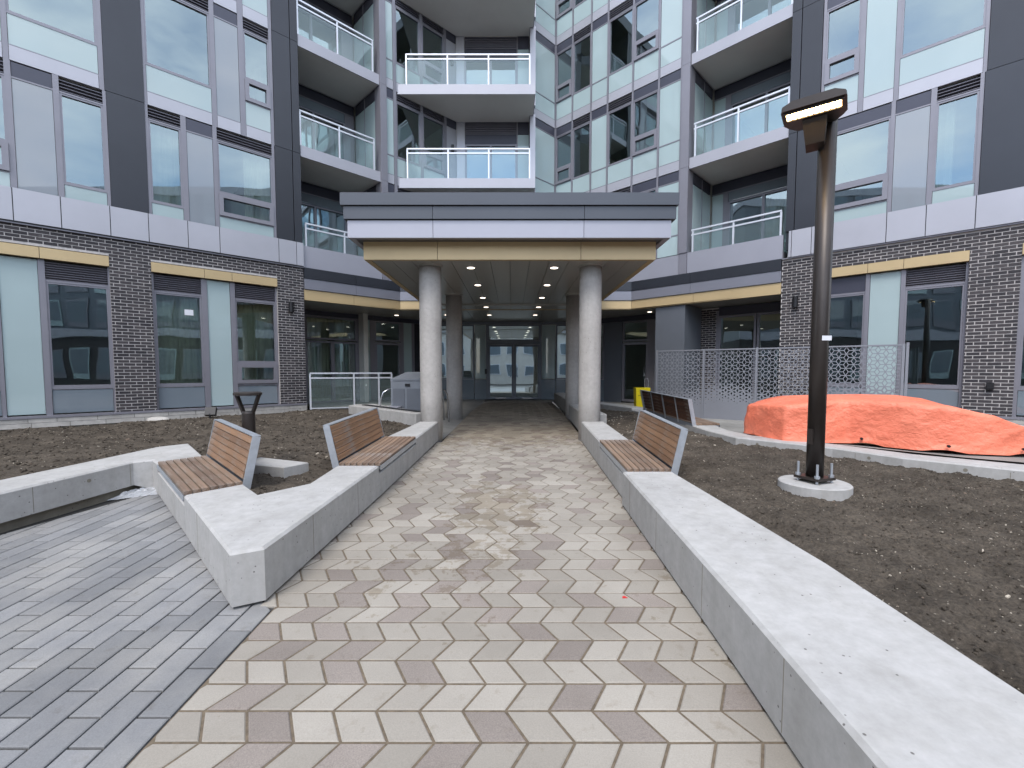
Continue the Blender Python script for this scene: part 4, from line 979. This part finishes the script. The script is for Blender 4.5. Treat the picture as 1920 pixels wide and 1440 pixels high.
# wall lights and outlet on the brick
def wall_light(fr, x, z, label, cat='wall light'):
    t = thing('wall_light', label, cat); q = fr.p(x * S2, 0, z); t.location = q
    m_ = MB(); e, n_ = fr.e, fr.n
    m_.tube([Vector((0, 0, -.13)) + n_ * .075, Vector((0, 0, .13)) + n_ * .075], .06, 14); m_.build('lamp_body', 'black_paint', t)
    m_ = MB(); f0 = Frame((0, 0, 0), e, n_); m_.fbox(f0, -.04, .04, .002, .03, -.05, .05); m_.build('mount', 'black_paint', t)
wall_light(FL, -5.86, 3.32, 'black cylinder wall light on the left brick corner pier')
wall_light(FR_, 6.93, 3.32, 'black cylinder wall light on the right brick corner pier')
m_ = MB().fbox(FR_, 9.26 * S2, 9.26 * S2 + .11, .003, .06, 1.28, 1.42); m_.fbox(FR_, 9.26 * S2 + .015, 9.26 * S2 + .095, .061, .075, 1.30, 1.37)
m_.build('outlet_box', 'black_paint', label='small black weatherproof outlet box on the right brick pier', cat='outlet')

# ------------------------------------------------------------------ entrance canopy on four columns
CAN = thing('entrance_canopy', 'flat entrance canopy with charcoal, grey and gold fascia on round concrete columns', 'canopy')
def tier(y0, xl, xr, z0, z1, mat, cuts, yb=14.38, th=.10):
    f = Frame((0, y0, 0), (1, 0, 0), (0, -1, 0))
    xs_ = [xl] + cuts + [xr]
    for a, b in zip(xs_[:-1], xs_[1:]): MB().fbox(f, a + .004, b - .004, -th, 0, z0, z1).build('front_fascia', mat, CAN)
    MB().box(xl, xl + th, y0 + th + .004, yb, z0 + .002, z1 - .002).build('side_fascia', mat, CAN); MB().box(xr - th, xr, y0 + th + .004, yb, z0 + .002, z1 - .002).build('side_fascia', mat, CAN)
tier(8.12, -2.61, 2.53, 3.60, 3.905, 'gold_panel', [-1.31, 1.21])
tier(7.80, -2.77, 2.68, 3.885, 4.17, 'pale_metal_panel', [-1.33, 1.21])
tier(7.76, -2.82, 2.75, 4.185, 4.39, 'charcoal_panel', [-1.33, 1.21])
tier(7.72, -2.86, 2.78, 4.40, 4.60, 'charcoal_panel', [])
m_ = MB(); m_.box(-2.755, 2.665, 7.82, 14.35, 3.905, 3.93); m_.build('fascia_underside', 'charcoal_panel', CAN)
m_ = MB(); m_.box(-2.80, 2.72, 7.80, 14.3, 4.56, 4.585); m_.build('roof', 'charcoal_panel', CAN)
# soffit boards
yb = [8.22, 10.9, 13.6, 16.4, 17.98]; xbnd = [-2.50 + i * (4.93 / 14) for i in range(15)]
for j in range(4):
    for i in range(14):
        if yb[j] > 14.3 and False: continue
        MB().box(xbnd[i] + .004, xbnd[i + 1] - .004, yb[j] + .004, yb[j + 1] - .004, 3.572 if yb[j] > 12 else 3.606, 3.60 if yb[j] > 12 else 3.63).build('soffit_panel', 'canopy_soffit', CAN)
MB().box(-2.5, 2.43, 13.55, 13.65, 3.565, 3.64).build('soffit_trim', 'canopy_soffit', CAN)
for (x, y, top_) in ((-1.53, 8.62, 3.606), (1.47, 8.62, 3.606), (-1.50, 11.85, 3.606), (1.60, 11.85, 3.606)):
    n_ = 40; m_ = MB(); zs_ = [.1, 1.2, 2.4, top_]
    m_.tube([(x, y, z) for z in zs_], .205, n_); m_.build('column', 'concrete_column', CAN, smooth=True).data.polygons.foreach_set('use_smooth', [True] * (n_ * 3) + [False] * 2)
    m_ = MB(); m_.tube([(x, y, top_ - .035), (x, y, top_ + .002)], .232, n_); m_.build('column_collar', 'canopy_soffit', CAN)
for y in (8.75, 10.5, 12.3, 13.85, 15.8):
    for x in (-.78, .80):
        z = 3.606 if y < 13.6 else 3.572
        m_ = MB(); m_.tube([(x, y, z - .012), (x, y, z + .004)], .095, 20); o = m_.build('downlight_trim', 'rail_metal', CAN)
        m_ = MB(); m_.tube([(x, y, z - .016), (x, y, z - .0125)], .07, 20); m_.build('downlight_lens', 'downlight_led', o)
for x, y in ((-4.0, 15.9), (-2.25, 15.8), (4.5, 15.0)):
    m_ = MB(); m_.tube([(x, y, 3.565), (x, y, 3.583)], .095, 20); o = m_.build('downlight_trim', 'rail_metal', CAN); m_ = MB(); m_.tube([(x, y, 3.56), (x, y, 3.5645)], .07, 20); m_.build('downlight_lens', 'downlight_led', o)

# ------------------------------------------------------------------ perforated privacy screen
SCR = thing('privacy_screen', 'grey perforated metal privacy screen with star lattice behind the right bed', 'screen')
sa, sb = Vector((3.75, 11.80)), Vector((7.64, 8.91)); sdv = (sb - sa); SLn = sdv.length; sdu = sdv.normalized()
FS = Frame((sa.x, sa.y, 0), (sdu.x, sdu.y, 0), (sdu.y, -sdu.x, 0)); ZS0, ZS1 = .42, 2.168
posts = [0, .236, .473, .71, 1.0]
for t in posts + [1.012]:
    MB().fbox(FS, t * SLn - .022, t * SLn + .022, -.05, .0, .38, ZS1 + (.01 if t < 1.005 else .03)).build('post', 'screen_metal', SCR)
def perforated(u0, u1, z0, z1, dpt):
    """rhombille lattice of openings in a sheet: each rhombus cell is a frame round a hole whose size varies"""
    m_ = MB(); a = dpt / 2; hx = dpt * math.sqrt(3) / 2      # lattice: vertical pitch dpt, columns hx apart
    def emit(c_, q):
        cx, cz = c_
        cl = lambda g: clip(clip(clip(clip(g, -1, 0, -u0), 1, 0, u1), 0, -1, -z0), 0, 1, z1)
        def sheet(g, w_=-.022):
            g = cl(g)
            if len(g) > 2 and abs(area(g)) > 1e-7: m_.add([FS.p(x, w_, z) for x, z in g], [tuple(range(len(g)))])
        f = (cz - z0) / (z1 - z0); wob = .07 * math.sin(cx * 2.3 + 1.0)
        k = min(.80, max(0, (f + wob - .13) * 2.2))
        if k < .14: sheet(q); return
        inn = [(cx + (x - cx) * k, cz + (z - cz) * k) for x, z in q]
        for i in range(4): j = (i + 1) % 4; sheet([q[i], q[j], inn[j], inn[i]])
        if u0 < min(p[0] for p in inn) and max(p[0] for p in inn) < u1 and max(p[1] for p in inn) < z1:
            m_.add([FS.p(x, -.022, z) for x, z in inn] + [FS.p(x, -.026, z) for x, z in inn], [(i, (i + 1) % 4, 4 + (i + 1) % 4, 4 + i) for i in range(4)])
    i0, i1 = int(u0 / hx) - 2, int(u1 / hx) + 2
    s = dpt / math.sqrt(3)
    for i in range(i0, i1):
        for j in range(-2, int((z1 - z0) / dpt) + 3):
            x = i * hx; z = z0 + j * dpt + (dpt / 2 if i % 2 else 0)
            # three rhombi per lattice vertex V: between V and its neighbours up, upper right, lower right
            for ang in (90, 30, -30):
                t_ = R(ang); nx_, nz_ = x + dpt * math.cos(t_), z + dpt * math.sin(t_)
                mx_, mz_ = (x + nx_) / 2, (z + nz_) / 2; h = s / 2; px_, pz_ = -math.sin(t_) * h, math.cos(t_) * h
                emit((mx_, mz_), [(x, z), (mx_ - px_, mz_ - pz_), (nx_, nz_), (mx_ + px_, mz_ + pz_)])
    return m_.build('perforated_panel', 'screen_metal', SCR)
for t0, t1 in zip(posts[:-1], posts[1:]):
    u0, u1 = t0 * SLn + .024, t1 * SLn - .024
    fr_ = MB(); fr_.fbox(FS, u0, u1, -.04, -.005, ZS1 - .03, ZS1); fr_.fbox(FS, u0, u1, -.04, -.005, ZS0, ZS0 + .03); fr_.build('panel_frame', 'screen_metal', SCR)
    perforated(u0, u1, ZS0 + .03, ZS1 - .03, .147)

# ------------------------------------------------------------------ orange tarpaulin over a timber stack
def tarp():
    out = [(3.92, 7.66), (3.99, 7.15), (4.08, 6.80), (4.45, 6.62), (4.90, 6.58), (5.15, 6.28), (5.40, 5.98), (5.75, 5.74), (6.15, 5.62), (6.55, 5.55), (6.95, 5.55), (7.25, 5.75), (7.30, 6.10), (7.0, 6.45), (6.55, 6.75), (6.15, 6.95), (5.75, 7.12), (5.35, 7.36), (4.95, 7.64), (4.55, 7.92), (4.25, 8.02)]
    topz = [1.10, 1.13, 1.14, 1.20, 1.24, 1.24, 1.23, 1.20, 1.10, .92, .76, .72, .76, .96, 1.12, 1.23, 1.27, 1.27, 1.25, 1.22, 1.14]
    spine = [(4.25, 7.55), (4.28, 7.4), (4.38, 7.25), (4.6, 7.15), (4.95, 7.05), (5.2, 6.85), (5.45, 6.65), (5.75, 6.45), (6.05, 6.28), (6.35, 6.1), (6.65, 5.95), (6.8, 5.95), (6.8, 6.0), (6.5, 6.2), (6.2, 6.4), (5.95, 6.6), (5.7, 6.75), (5.4, 6.98), (5.0, 7.25), (4.65, 7.5), (4.4, 7.6)]
    n0 = len(out); K = 9; NR = 20
    def lerp(lst, t):
        i = int(t) % n0; f = t - int(t); a, b = lst[i], lst[(i + 1) % n0]
        return tuple(p + (q - p) * f for p, q in zip(a, b)) if isinstance(a, tuple) else a + (b - a) * f
    m_ = MB(); nt_ = n0 * K
    for r in range(NR + 1):
        k = r / NR
        for i in range(nt_):
            t = i / K; ox, oy = lerp(out, t); sx, sy = lerp(spine, t); tz = lerp(topz, t)
            # k 0..0.12 skirt, 0.12..0.55 side face, then over the top
            if k < .14: f, z = .0 + k * .25, .595 + k * .35 + .03 * max(0, math.sin(t * 3.1)) * (1 if 3 < t < 10 else .2)
            elif k < .62: s_ = (k - .14) / .48; f = .035 + .10 * s_; z = .645 + (tz - .025 - .645) * s_
            else: s_ = (k - .62) / .38; f = .135 + .865 * s_; z = tz - .025 + .045 * math.sin(s_ * math.pi / 2)
            x, y = ox + (sx - ox) * f, oy + (sy - oy) * f
            v = Vector((x, y, z)); amp = .028 * math.sin(min(1, k * 1.2) * math.pi)
            fold = noise.fractal(Vector((t * .75 + k * 2.4, k * .9, 1)), 1, 2, 3); crease = 1 - abs(noise.noise(Vector((t * .55 - k * 2.6, k * 1.3 + 7, 3)))) * 2.5
            nrm = Vector((ox - sx, oy - sy, .25)).normalized()
            v += nrm * (amp * .7 * fold + amp * .9 * crease ** 3); m_.v.append(tuple(v))
    for r in range(NR):
        for i in range(nt_): j = (i + 1) % nt_; m_.f.append((r * nt_ + i, r * nt_ + j, (r + 1) * nt_ + j, (r + 1) * nt_ + i))
    m_.f.append(tuple(NR * nt_ + i for i in range(nt_)))
    return m_
TR = thing('tarpaulin', 'bright orange tarpaulin draped over a long stack on the right kerb', 'tarpaulin')
o = tarp().build('sheet', 'tarp_orange', TR, smooth=True); fix_normals(o)
for x, y in ((5.62, 5.80), (6.33, 5.57), (5.0, 6.45)):
    m_ = MB(); m_.tube([(x - .02, y - .02, .68), (x - .005, y + .01, .68)], .018, 12); m_.build('grommet', 'black_paint', TR)
TB = thing('timber_stack', 'brown timber boards showing under the tarpaulin hem', 'timber')
for i, (a, b) in enumerate((((4.75, 6.85), (5.6, 6.05)), ((5.3, 6.35), (6.5, 5.85)), ((5.9, 5.95), (7.15, 5.85)))):
    MB().beam((*a, .625), (*b, .625), .14, .045).build('board', 'timber', TB)

# ------------------------------------------------------------------ lamp post
LP = thing('lamp_post', 'tall dark bronze lamp post with lit rectangular head in the right bed', 'lamp post')
lx, ly, lz = 3.0, 4.46, .555; LP.location = (lx, ly, 0)
m_ = MB(); nn = 48
prof = [(.0, lz - .004), (.30, lz - .004), (.312, lz - .014), (.318, lz - .25)]
for r_, z in prof[1:]: m_.v += [(r_ * math.cos(2 * math.pi * k / nn), r_ * math.sin(2 * math.pi * k / nn), z) for k in range(nn)]
m_.f.append(tuple(range(nn)))
for q in range(2): m_.f += [(q * nn + k, (q + 1) * nn + k, (q + 1) * nn + (k + 1) % nn, q * nn + (k + 1) % nn) for k in range(nn)]
m_.build('concrete_base', 'concrete', LP)
m_ = MB(); m_.tube([(0, 0, lz + .045), (0, 0, 2.0), (0, 0, 4.02)], .076, 28); m_.build('pole', 'bronze_paint', LP, smooth=True)
o = MB().box(-.125, .125, -.125, .125, lz + .028, lz + .052).build('base_plate', 'bronze_paint', LP); o.rotation_euler = (0, 0, R(20))
m_ = MB()
for k in range(10):
    a = k * .63; r_ = .12 + .05 * math.sin(k * 2.1); m_.v.append((r_ * math.cos(a), r_ * math.sin(a), lz - .002))
m_.v.append((0, 0, lz + .03)); m_.f = [(k, (k + 1) % 10, 10) for k in range(10)]; m_.build('grout', 'footing_concrete', LP)
for k, (sx, sy) in enumerate(((-1, -1), (1, -1), (1, 1), (-1, 1))):
    a = R(20); x, y = sx * .098, sy * .098; x, y = x * math.cos(a) - y * math.sin(a), x * math.sin(a) + y * math.cos(a)
    m_ = MB(); m_.tube([(x, y, lz), (x, y, lz + .19)], .012, 10); m_.tube([(x, y, lz + .053), (x, y, lz + .078)], .024, 6); m_.build('anchor_bolt', 'galvanised', LP)
o = MB().box(-.028, .028, -.088, -.072, .93, 1.08).build('hand_hole_cover', 'bronze_paint', LP); o.rotation_euler = (0, 0, R(-70))
m_ = MB(); m_.tube([(.10, .06, .5), (.105, .06, .72), (.085, .055, .79), (.05, .045, .82)], .011, 8); m_.build('ground_cable', 'timber', LP)
o = MB().box(-.03, .062, -.0785, -.0765, 1.94, 1.985).build('label_strip', 'paper_white', LP)
# head: flat tapered housing reaching from the pole towards the path, lit LED strip near its tip
ex = Vector((.80, -.60, 0)); ey = Vector((-.60, -.80, .03)).normalized(); ez = Vector((0, 0, 1))
HC = Vector((-.10, .02, 3.97))
def HP(u, v, z): q = HC + ex * u + ey * v + ez * z; return tuple(q)
sec = [(-.245, .0), (-.24, .04), (-.16, .075), (.16, .075), (.24, .04), (.245, .0)]
hd = MB(); rows_ = ((.02, .62), (.10, .86), (.17, 1.0), (.42, 1.0), (.45, .97))
for v, k in rows_: hd.v += [HP(u * k, v, z) for u, z in sec]
for r_ in range(len(rows_) - 1): hd.f += [(r_ * 6 + i, r_ * 6 + (i + 1) % 6, (r_ + 1) * 6 + (i + 1) % 6, (r_ + 1) * 6 + i) for i in range(6)]
hd.f += [tuple(range(6)), tuple(range((len(rows_) - 1) * 6, len(rows_) * 6))[::-1]]
o = hd.build('lamp_head', 'bronze_paint', LP); fix_normals(o)
m_ = MB()
for i in range(9):
    u = -.17 + i * .041; m_.hexa([HP(u, .14, .076), HP(u + .01, .14, .076), HP(u + .01, .4, .076), HP(u, .4, .076), HP(u, .16, .10), HP(u + .01, .16, .10), HP(u + .01, .38, .10), HP(u, .38, .10)])
m_.build('cooling_fins', 'bronze_paint', LP)
m_ = MB()
for a_, b_, c_, d_ in ((-.225, .225, .26, .275), (-.225, .225, .405, .42), (-.225, -.21, .275, .405), (.21, .225, .275, .405)):
    m_.hexa([HP(a_, c_, -.016), HP(b_, c_, -.016), HP(b_, d_, -.016), HP(a_, d_, -.016), HP(a_, c_, .002), HP(b_, c_, .002), HP(b_, d_, .002), HP(a_, d_, .002)])
m_.build('lens_frame', 'bronze_paint', LP)
m_ = MB()
for i in range(10):
    for j in range(2):
        u = -.205 + i * .0415; v = .284 + j * .062; m_.hexa([HP(u, v, -.010), HP(u + .03, v, -.010), HP(u + .03, v + .045, -.010), HP(u, v + .045, -.010), HP(u, v, -.001), HP(u + .03, v, -.001), HP(u + .03, v + .045, -.001), HP(u, v + .045, -.001)])
m_.build('led_lens', 'lamp_led', LP)
m_ = MB(); m_.hexa([HP(-.209, .276, -.006), HP(.209, .276, -.006), HP(.209, .404, -.006), HP(-.209, .404, -.006), HP(-.209, .276, -.0005), HP(.209, .276, -.0005), HP(.209, .404, -.0005), HP(-.209, .404, -.0005)]); m_.build('reflector_glow', 'lamp_reflector_glow', LP)  # plate emits amber itself: warm glow around the LEDs put into its material
m_ = MB(); m_.hexa([HP(-.075, -.01, -.22), HP(.075, -.01, -.22), HP(.075, .10, -.19), HP(-.075, .10, -.19), HP(-.085, -.06, .06), HP(.085, -.06, .06), HP(.10, .20, .02), HP(-.10, .20, .02)])
m_.build('mounting_arm', 'bronze_paint', LP)

# ------------------------------------------------------------------ bollard light on the left
BO = thing('bollard_light', 'bronze bollard light with open triangular head behind the angled bench', 'bollard light'); BO.location = (-3.17, 5.45, 0)
m_ = MB(); m_.tube([(0, 0, .5), (0, 0, 1.14), (0, 0, 1.165)], .07, 24, radii=[.072, .072, .064]); m_.build('post', 'bronze_paint', BO, smooth=False)
for s in (-1, 1):
    m_ = MB(); m_.beam((s * .05, 0, 1.13), (s * .135, 0, 1.365), .06, .022, up=(1, 0, 0)); m_.build('arm', 'bronze_paint', BO)
m_ = MB(); m_.tube([(0, 0, 1.36), (0, 0, 1.385), (0, 0, 1.395)], .16, 28, radii=[.155, .155, .14]); m_.build('cap', 'bronze_paint', BO)
m_ = MB(); m_.tube([(0, 0, 1.352), (0, 0, 1.3595)], .12, 24); m_.build('lens', 'grey_paint', BO)
m_ = MB(); prism(m_, [(-.14, -.16), (.62, -.42), (.78, -.16), (.05, .16)], .40, .575, .01); m_.build('concrete_footing', 'concrete', BO)
# spot light on the left bed
SP = thing('ground_spotlight', 'small square black floodlight on a stake in the left bed', 'floodlight'); SP.location = (-7.0, 10.5, .56)
o = MB().box(-.11, .11, -.05, .05, .06, .25).build('housing', 'black_paint', SP); o.rotation_euler = (R(-25), 0, R(15))
m_ = MB(); m_.tube([(0, 0, -.1), (0, 0, .1)], .02, 8); m_.build('stake', 'black_paint', SP)
rk = MB()
for k, (x, y, r_) in enumerate(((-7.75, 9.9, .16),)):
    for i in range(8):
        for j in range(14):
            th_, ph = math.pi * i / 7, 2 * math.pi * j / 14; v = Vector((math.sin(th_) * math.cos(ph), math.sin(th_) * math.sin(ph), math.cos(th_) * .55)); v *= r_ * (1 + .35 * noise.noise(v * 2.5 + Vector((k, 0, 0)))); rk.v.append((x + v.x * 1.5, y + v.y, .56 + v.z))
    rk.f += [(i * 14 + j, i * 14 + (j + 1) % 14, (i + 1) * 14 + (j + 1) % 14, (i + 1) * 14 + j) for i in range(7) for j in range(14)]
rk.build('rock', 'stone_base', label='grey rock lying in the soil near the left brick wall', cat='rock', smooth=True)
bgm = MB(); br = random.Random(5); n_ = 18
for j in range(n_):
    for i in range(n_ + 6):
        x = -4.55 + i * .02; y = 5.02 + j * .02 + i * .012; e_ = min(i, n_ + 5 - i, j, n_ - 1 - j) / 4
        bgm.v.append((x + br.uniform(-.008, .008), y + br.uniform(-.008, .008), ramp(x, y) + .004 + min(1, e_) * (.03 + .05 * abs(noise.noise(Vector((x * 14, y * 14, 0)))))))
bgm.f = [(j * (n_ + 6) + i, j * (n_ + 6) + i + 1, (j + 1) * (n_ + 6) + i + 1, (j + 1) * (n_ + 6) + i) for j in range(n_ - 1) for i in range(n_ + 5)]
bgm.build('plastic_sheet', 'clear_film', label='crumpled clear plastic film in the corner of the left plaza', cat='plastic film')

# ------------------------------------------------------------------ patio guard, litter bin, bike racks, yellow box
PG = thing('patio_guard', 'grey metal and glass patio guard beside the left brick corner', 'railing')
rail_run(PG, ((-5.45, 12.26), (-3.47, 13.15)), 1.60, .60, [.005, .52, .83, .995])
CB = thing('litter_bin', 'grey metal litter bin with slanted hood behind the left front column', 'litter bin'); CB.location = (-2.55, 11.25, .42)
m_ = MB(); x0, x1, y0, y1 = -.36, .42, -.32, .32
m_.hexa([(x0, y0, 0), (x1, y0, 0), (x1, y1, 0), (x0, y1, 0), (x0, y0, .98), (x1, y0, .98), (x1, y1, .98), (x0, y1, .98)]); o = m_.build('body', 'grey_paint', CB)
m_ = MB(); m_.hexa([(x0 - .01, y0 - .01, .99), (x1 + .01, y0 - .01, .99), (x1 + .01, y1 + .01, .99), (x0 - .01, y1 + .01, .99), (x0 - .01, y0 - .01, 1.03), (x1 + .01, y0 - .01, 1.03), (x1 - .1, y1 - .05, 1.2), (x0 + .25, y1 - .05, 1.2)]); m_.build('hood', 'grey_paint', CB)
m_ = MB(); m_.box(x0 + .05, x0 + .33, y0 - .012, y0 - .001, .05, .80); m_.box(x0 + .38, x1 - .04, y0 - .012, y0 - .001, .05, .80); m_.build('door_panel', 'clad_grey', CB)
MB().box(x0 + .34, x0 + .46, y0 - .014, y0 - .002, .85, .92).build('slot', 'black_paint', CB)
MB().box(-.22, .03, -.2, .2, .0, .38).build('electrical_box', 'pale_metal_panel', label='small grey metal box standing before the litter bin', cat='box').location = (-2.68, 10.72, .42)
for i, (x, y, a, lb) in enumerate(((-2.95, 11.15, R(20), 'chrome loop bike rack left of the litter bin'), (-1.62, 10.6, R(70), 'chrome loop bike rack between the left columns'), (-1.80, 11.05, R(70), 'second chrome loop bike rack behind the left front column'))):
    m_ = MB(); pts_ = [(-.30, 0, 0), (-.26, 0, .55), (-.20, 0, .70), (-.08, 0, .78), (.08, 0, .78), (.20, 0, .70), (.26, 0, .55), (.30, 0, 0)]
    o = m_.tube(pts_, .02, 10).build('bike_rack', 'chrome', smooth=True, label=lb, cat='bike rack', group='loop bike racks by the left column'); o.location = (x, y, .42); o.rotation_euler = (0, 0, a)
YB = thing('yellow_box', 'yellow plastic box with red lettering by the right glass door', 'box'); YB.location = (3.72, 13.15, .50)
m_ = MB(); m_.hexa([(-.15, -.12, .06), (.22, -.12, .06), (.22, .12, .06), (-.15, .12, .06), (-.17, -.14, .66), (.24, -.14, .66), (.24, .14, .66), (-.17, .14, .66)]); m_.build('body', 'yellow_plastic', YB)
MB().box(-.10, .18, -.1, .1, 0, .055).build('base', 'black_paint', YB)
m_ = MB(); m_.tube([(.10, -.05, .66), (.10, -.05, .92), (.2, -.05, .92), (.2, -.05, .66)], .012, 8); m_.build('handle', 'chrome', YB)
def letter_ring(cx, cz, r0, r1, a0, a1, y):
    m_ = MB(); n_ = 18
    for i in range(n_ + 1):
        a = a0 + (a1 - a0) * i / n_; m_.v += [(cx + r0 * math.cos(a), y, cz + r0 * math.sin(a)), (cx + r1 * math.cos(a), y, cz + r1 * math.sin(a))]
    m_.f = [(2 * i, 2 * i + 1, 2 * i + 3, 2 * i + 2) for i in range(n_)]; return m_
letter_ring(.10, .42, .022, .048, R(40), R(320), -.146).build('letter', 'red_print', YB); letter_ring(.10, .42, .055, .063, 0, R(360), -.146).build('emblem_ring', 'red_print', YB)
letter_ring(.195, .42, .022, .045, R(60), R(300), -.146).build('letter', 'red_print', YB)
m_ = MB()
for i in range(5): m_.box(-.10 + i * .025, -.085 + i * .025, -.147, -.1455, .43, .455)
m_.build('lettering', 'dark_print', YB)
# paper tag stuck on a ground-floor pane
o = MB().fbox(f9(FL), -.085, .085, -.034, -.031, -.065, .065).build('paper_tag', 'paper_white', label='white paper tag stuck on the left ground floor window pane', cat='tag')
q = FL.p(-7.42 * S2, 0, 3.0); base = FL.p(0, 0, 0); o.location = (q[0] - base[0] + 0, q[1] - base[1], 3.0)
# red paint fleck on the walkway
m_ = MB(); m_.add([(.745, 2.985, ramp(0, 2.985) + .0035), (.785, 2.99, ramp(0, 2.99) + .0035), (.765, 3.02, ramp(0, 3.02) + .0035), (.75, 3.01, ramp(0, 3.01) + .0035)], [(0, 1, 2, 3)]); m_.build('paint_fleck', 'red_print', walkway)

# ------------------------------------------------------------------ street behind the camera, seen in the glass
def townhouse(x, label, h=7.5, col='siding'):
    t = thing('townhouse', label, 'house', 'houses across the street behind the camera'); t.location = (x, -36, -.3)
    MB().box(-4.5, 4.5, -5, 5, 0, h).build('wall', col, t)
    m_ = MB(); m_.add([(-4.9, -5.4, h), (4.9, -5.4, h), (4.9, 5.4, h), (-4.9, 5.4, h), (-4.9, 0, h + 3.2), (4.9, 0, h + 3.2)], [(0, 1, 5, 4), (2, 3, 4, 5), (1, 2, 5), (3, 0, 4), (3, 2, 1, 0)]); m_.build('roof', 'shingle', t)
    for wx in (-2.6, 0, 2.6):
        for wz in (1.2, 4.3):
            f = MB().box(wx - .8, wx + .8, 5.002, 5.08, wz, wz + 1.7).build('window', 'paper_white', t); MB().box(wx - .7, wx + .7, 5.081, 5.09, wz + .1, wz + 1.6).build('pane', 'slate_glass', f)
for x, lb in ((-21, 'brown house far left across the street'), (-10.5, 'brown house left across the street'), (0, 'brown house straight across the street'), (10.5, 'brown house right across the street'), (21, 'brown house far right across the street')): townhouse(x, lb)
def facing_block(x0, x1, y0, y1, face, label):
    t = thing('facing_block', label, 'building', 'courtyard blocks reflected in the glass')
    MB().box(x0, x1, y0, y1, -.3, 4.2).build('brick_base', 'brick_dark', t); MB().box(x0, x1, y0, y1, 4.2, 15.4).build('upper_wall', 'clad_grey', t); MB().box(x0 - .1, x1 + .1, y0 - .1, y1 + .1, 15.4, 16).build('roof', 'white_panel', t)
    xf = x1 if face > 0 else x0; n_ = int((y1 - y0) / 2.2)
    MB().box(*( (xf + .01, xf + .10) if face > 0 else (xf - .10, xf - .01)), y0, y1, 4.25, 4.9).build('fascia', 'white_panel', t)
    for k in range(5):
        for i in range(n_):
            ya = y0 + .3 + i * 2.2; z = 1.0 if k == 0 else 2.4 + k * 2.7
            xs_ = (xf + .012, xf + .06) if face > 0 else (xf - .06, xf - .012)
            f = MB().box(*xs_, ya, ya + 1.6, z, z + (2.4 if k == 0 else 2.2)).build('window', 'mint_glass' if (i + k) % 3 == 0 else 'mullion_grey', t)
            xp = (xf + .061, xf + .07) if face > 0 else (xf - .07, xf - .061); MB().box(*xp, ya + .1, ya + 1.5, z + .5, z + (2.3 if k == 0 else 2.1)).build('pane', 'slate_glass', f)
facing_block(-28, -18.5, -24, 1, 1, 'lower apartment block on the left side of the courtyard behind the camera')
facing_block(18.5, 28, -24, 1, -1, 'lower apartment block on the right side of the courtyard behind the camera')
